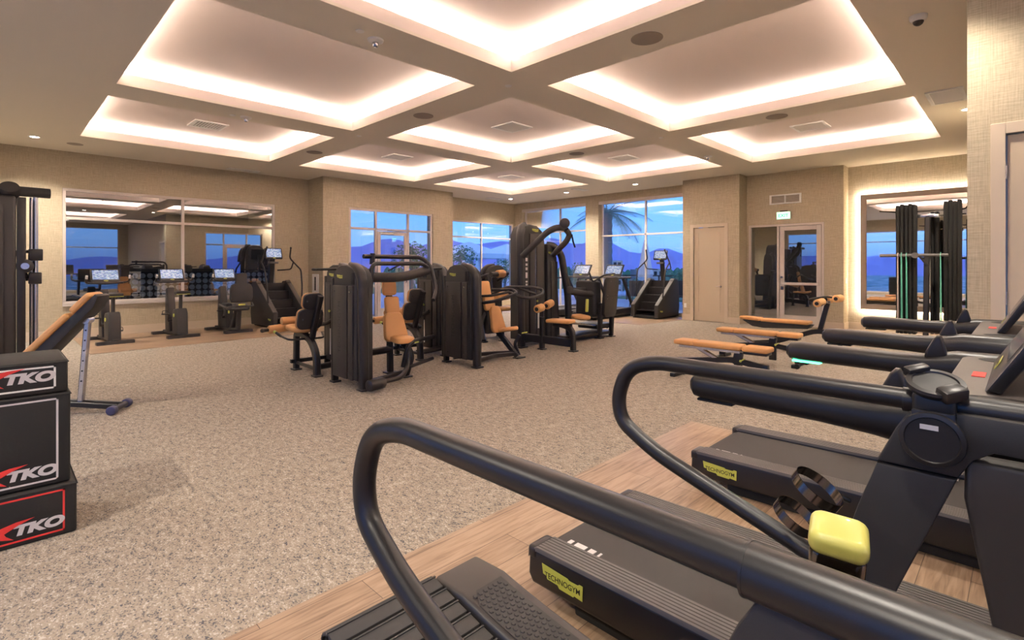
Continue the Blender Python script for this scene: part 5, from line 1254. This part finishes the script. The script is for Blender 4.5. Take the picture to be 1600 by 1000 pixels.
pc = patio_chair((15.6, 7.1, -.03), 1.2, 'patio chair outside the right edge of the palm window')
dup(pc.o, (16.4, 8.3, -.03), 2.2, 'patio chair outside, just right of the closed parasol')
dup(pc.o, (15.9, 9.6, -.03), -1.2, 'patio chair outside, left of the closed parasol')
# white planter screen and wall outside the left window
t = Thing('lattice_screen', 'low pale lattice screen with petal pattern outside the left window', 'screen', (3.9, 14.7, -.03))
mb = MB(); mb.bx(-1.6, 1.9, .02, .05, .0, 1.32); t.part('back_board', mb, 'ink', smooth=False)
mb = MB()
for i in range(12):
    for j in range(3):
        cx_, cz_ = -1.45+i*.29, .58+j*.29
        for (a, b) in ((-1, -1), (-1, 1), (1, -1), (1, 1)):
            x_, z_ = cx_+a*.07, cz_+b*.07
            mb.prism([(x_+.062*math.cos(q*PI/6)*(1 if (math.cos(q*PI/6)*a > 0) else .95), z_+.062*math.sin(q*PI/6)) for q in range(12)], 'y', 0, .02)
t.part('petal_panel', mb, 'canvas', smooth=False)
wm = MB(); wm.bx(16.5, 16.7, 1.0, 6.3, -.1, 4.2); wm.bx(13.9, 16.7, 6.2, 6.35, -.1, 4.2); wm.bx(14.06, 16.7, 1.0, 1.1, -.1, 4.2); wm.bx(13.9, 16.7, 1.0, 6.3, 4.2, 4.3); struct('wall_corridor', wm, 'conc')
wm = MB(); wm.bx(-6, 6.2, 18.2, 18.5, -.1, 4.2); struct('wall_courtyard', wm, 'stucco')
wm = MB(); wm.bx(6.0, 6.2, 14.6, 18.2, -.1, 4.2); wm.bx(-6, 6.2, 13.65, 18.5, 4.2, 4.4); struct('wall_courtyard_side', wm, 'stucco')
# distant buildings in the valley
for i, (x, y, w, d, h, lb) in enumerate(((150, 104, 14, 10, 12, 'pale mid-rise building beyond the palm window, left of its mullion'), (158, 92, 10, 9, 9, 'low pale building just right of the window mullion'), (120, 128, 12, 12, 9.5, 'pale building in the valley seen through the left tall window'), (175, 70, 16, 12, 10.5, 'wide pale building near the right edge of the palm window'))):
    t = Thing('building', lb, 'building', (x, y, -9), YAW, group='valley buildings')
    mb = MB(); mb.bx(-w/2, w/2, -d/2, d/2, 0, h); t.part('walls', mb, 'conc', smooth=False)
    mb = MB()
    for fl in range(int(h//3)):
        for k in range(int(w//2)):
            mb.bx(-w/2-.05, -w/2+.05, -d/2+.6+k*d/(w//2), -d/2+1.6+k*d/(w//2), 1+fl*3, 2.4+fl*3)
            mb.bx(-w/2+.6+k*2, -w/2+1.8+k*2, -d/2-.05, -d/2+.05, 1+fl*3, 2.4+fl*3)
    t.part('window_bands', mb, 'ink', smooth=False)

# scattered roofs and tree crowns of the town in the valley, far too many and too small to count
R_ = random.Random(11)
BL = ((150, 104), (158, 92), (120, 128), (175, 70))
hm = MB()
for i in range(420):
    a = math.radians(R_.uniform(-8, 100)); d = 55+520*(R_.random()**1.4); x, y = d*math.cos(a), d*math.sin(a)
    if any(math.hypot(x-p, y-q) < 32 for p, q in BL): continue
    w, l, h = R_.uniform(4, 10), R_.uniform(4, 12), R_.uniform(2.5, 5.5); za = R_.uniform(0, PI); A = None
    for z in (0, h):
        A = hm.ring([(x+math.cos(za)*u*w/2-math.sin(za)*v*l/2, y+math.sin(za)*u*w/2+math.cos(za)*v*l/2, -9+z) for u, v in ((-1, -1), (1, -1), (1, 1), (-1, 1))], A)
    hm.bm.faces.new(A)
tmb = MB()
for i in range(900):
    a = math.radians(R_.uniform(-8, 100)); d = 40+420*(R_.random()**1.3); x, y = d*math.cos(a), d*math.sin(a); r = R_.uniform(1.2, 3.6)
    if any(math.hypot(x-p, y-q) < 16 for p, q in BL): continue
    A = None
    for (rr, zz) in ((.3, 0), (.9, .6), (1, 1.2), (.7, 2.0), (.15, 2.6)):
        A = tmb.ring([(x+rr*r*math.cos(k*PI/3+zz)*(1+.2*((k+i) % 2)), y+rr*r*math.sin(k*PI/3+zz), -9+zz*r) for k in range(6)], A)
    tmb.bm.faces.new(A)
o = single('valley_houses', 'scattered pale roofs of the town in the valley beyond the windows', 'houses', hm, 'conc', (0, 0, -9), smooth=False); o['kind'] = 'stuff'
o = single('valley_trees', 'dark tree crowns dotted over the valley beyond the windows', 'trees', tmb, 'leaf', (0, 0, -9)); o['kind'] = 'stuff'
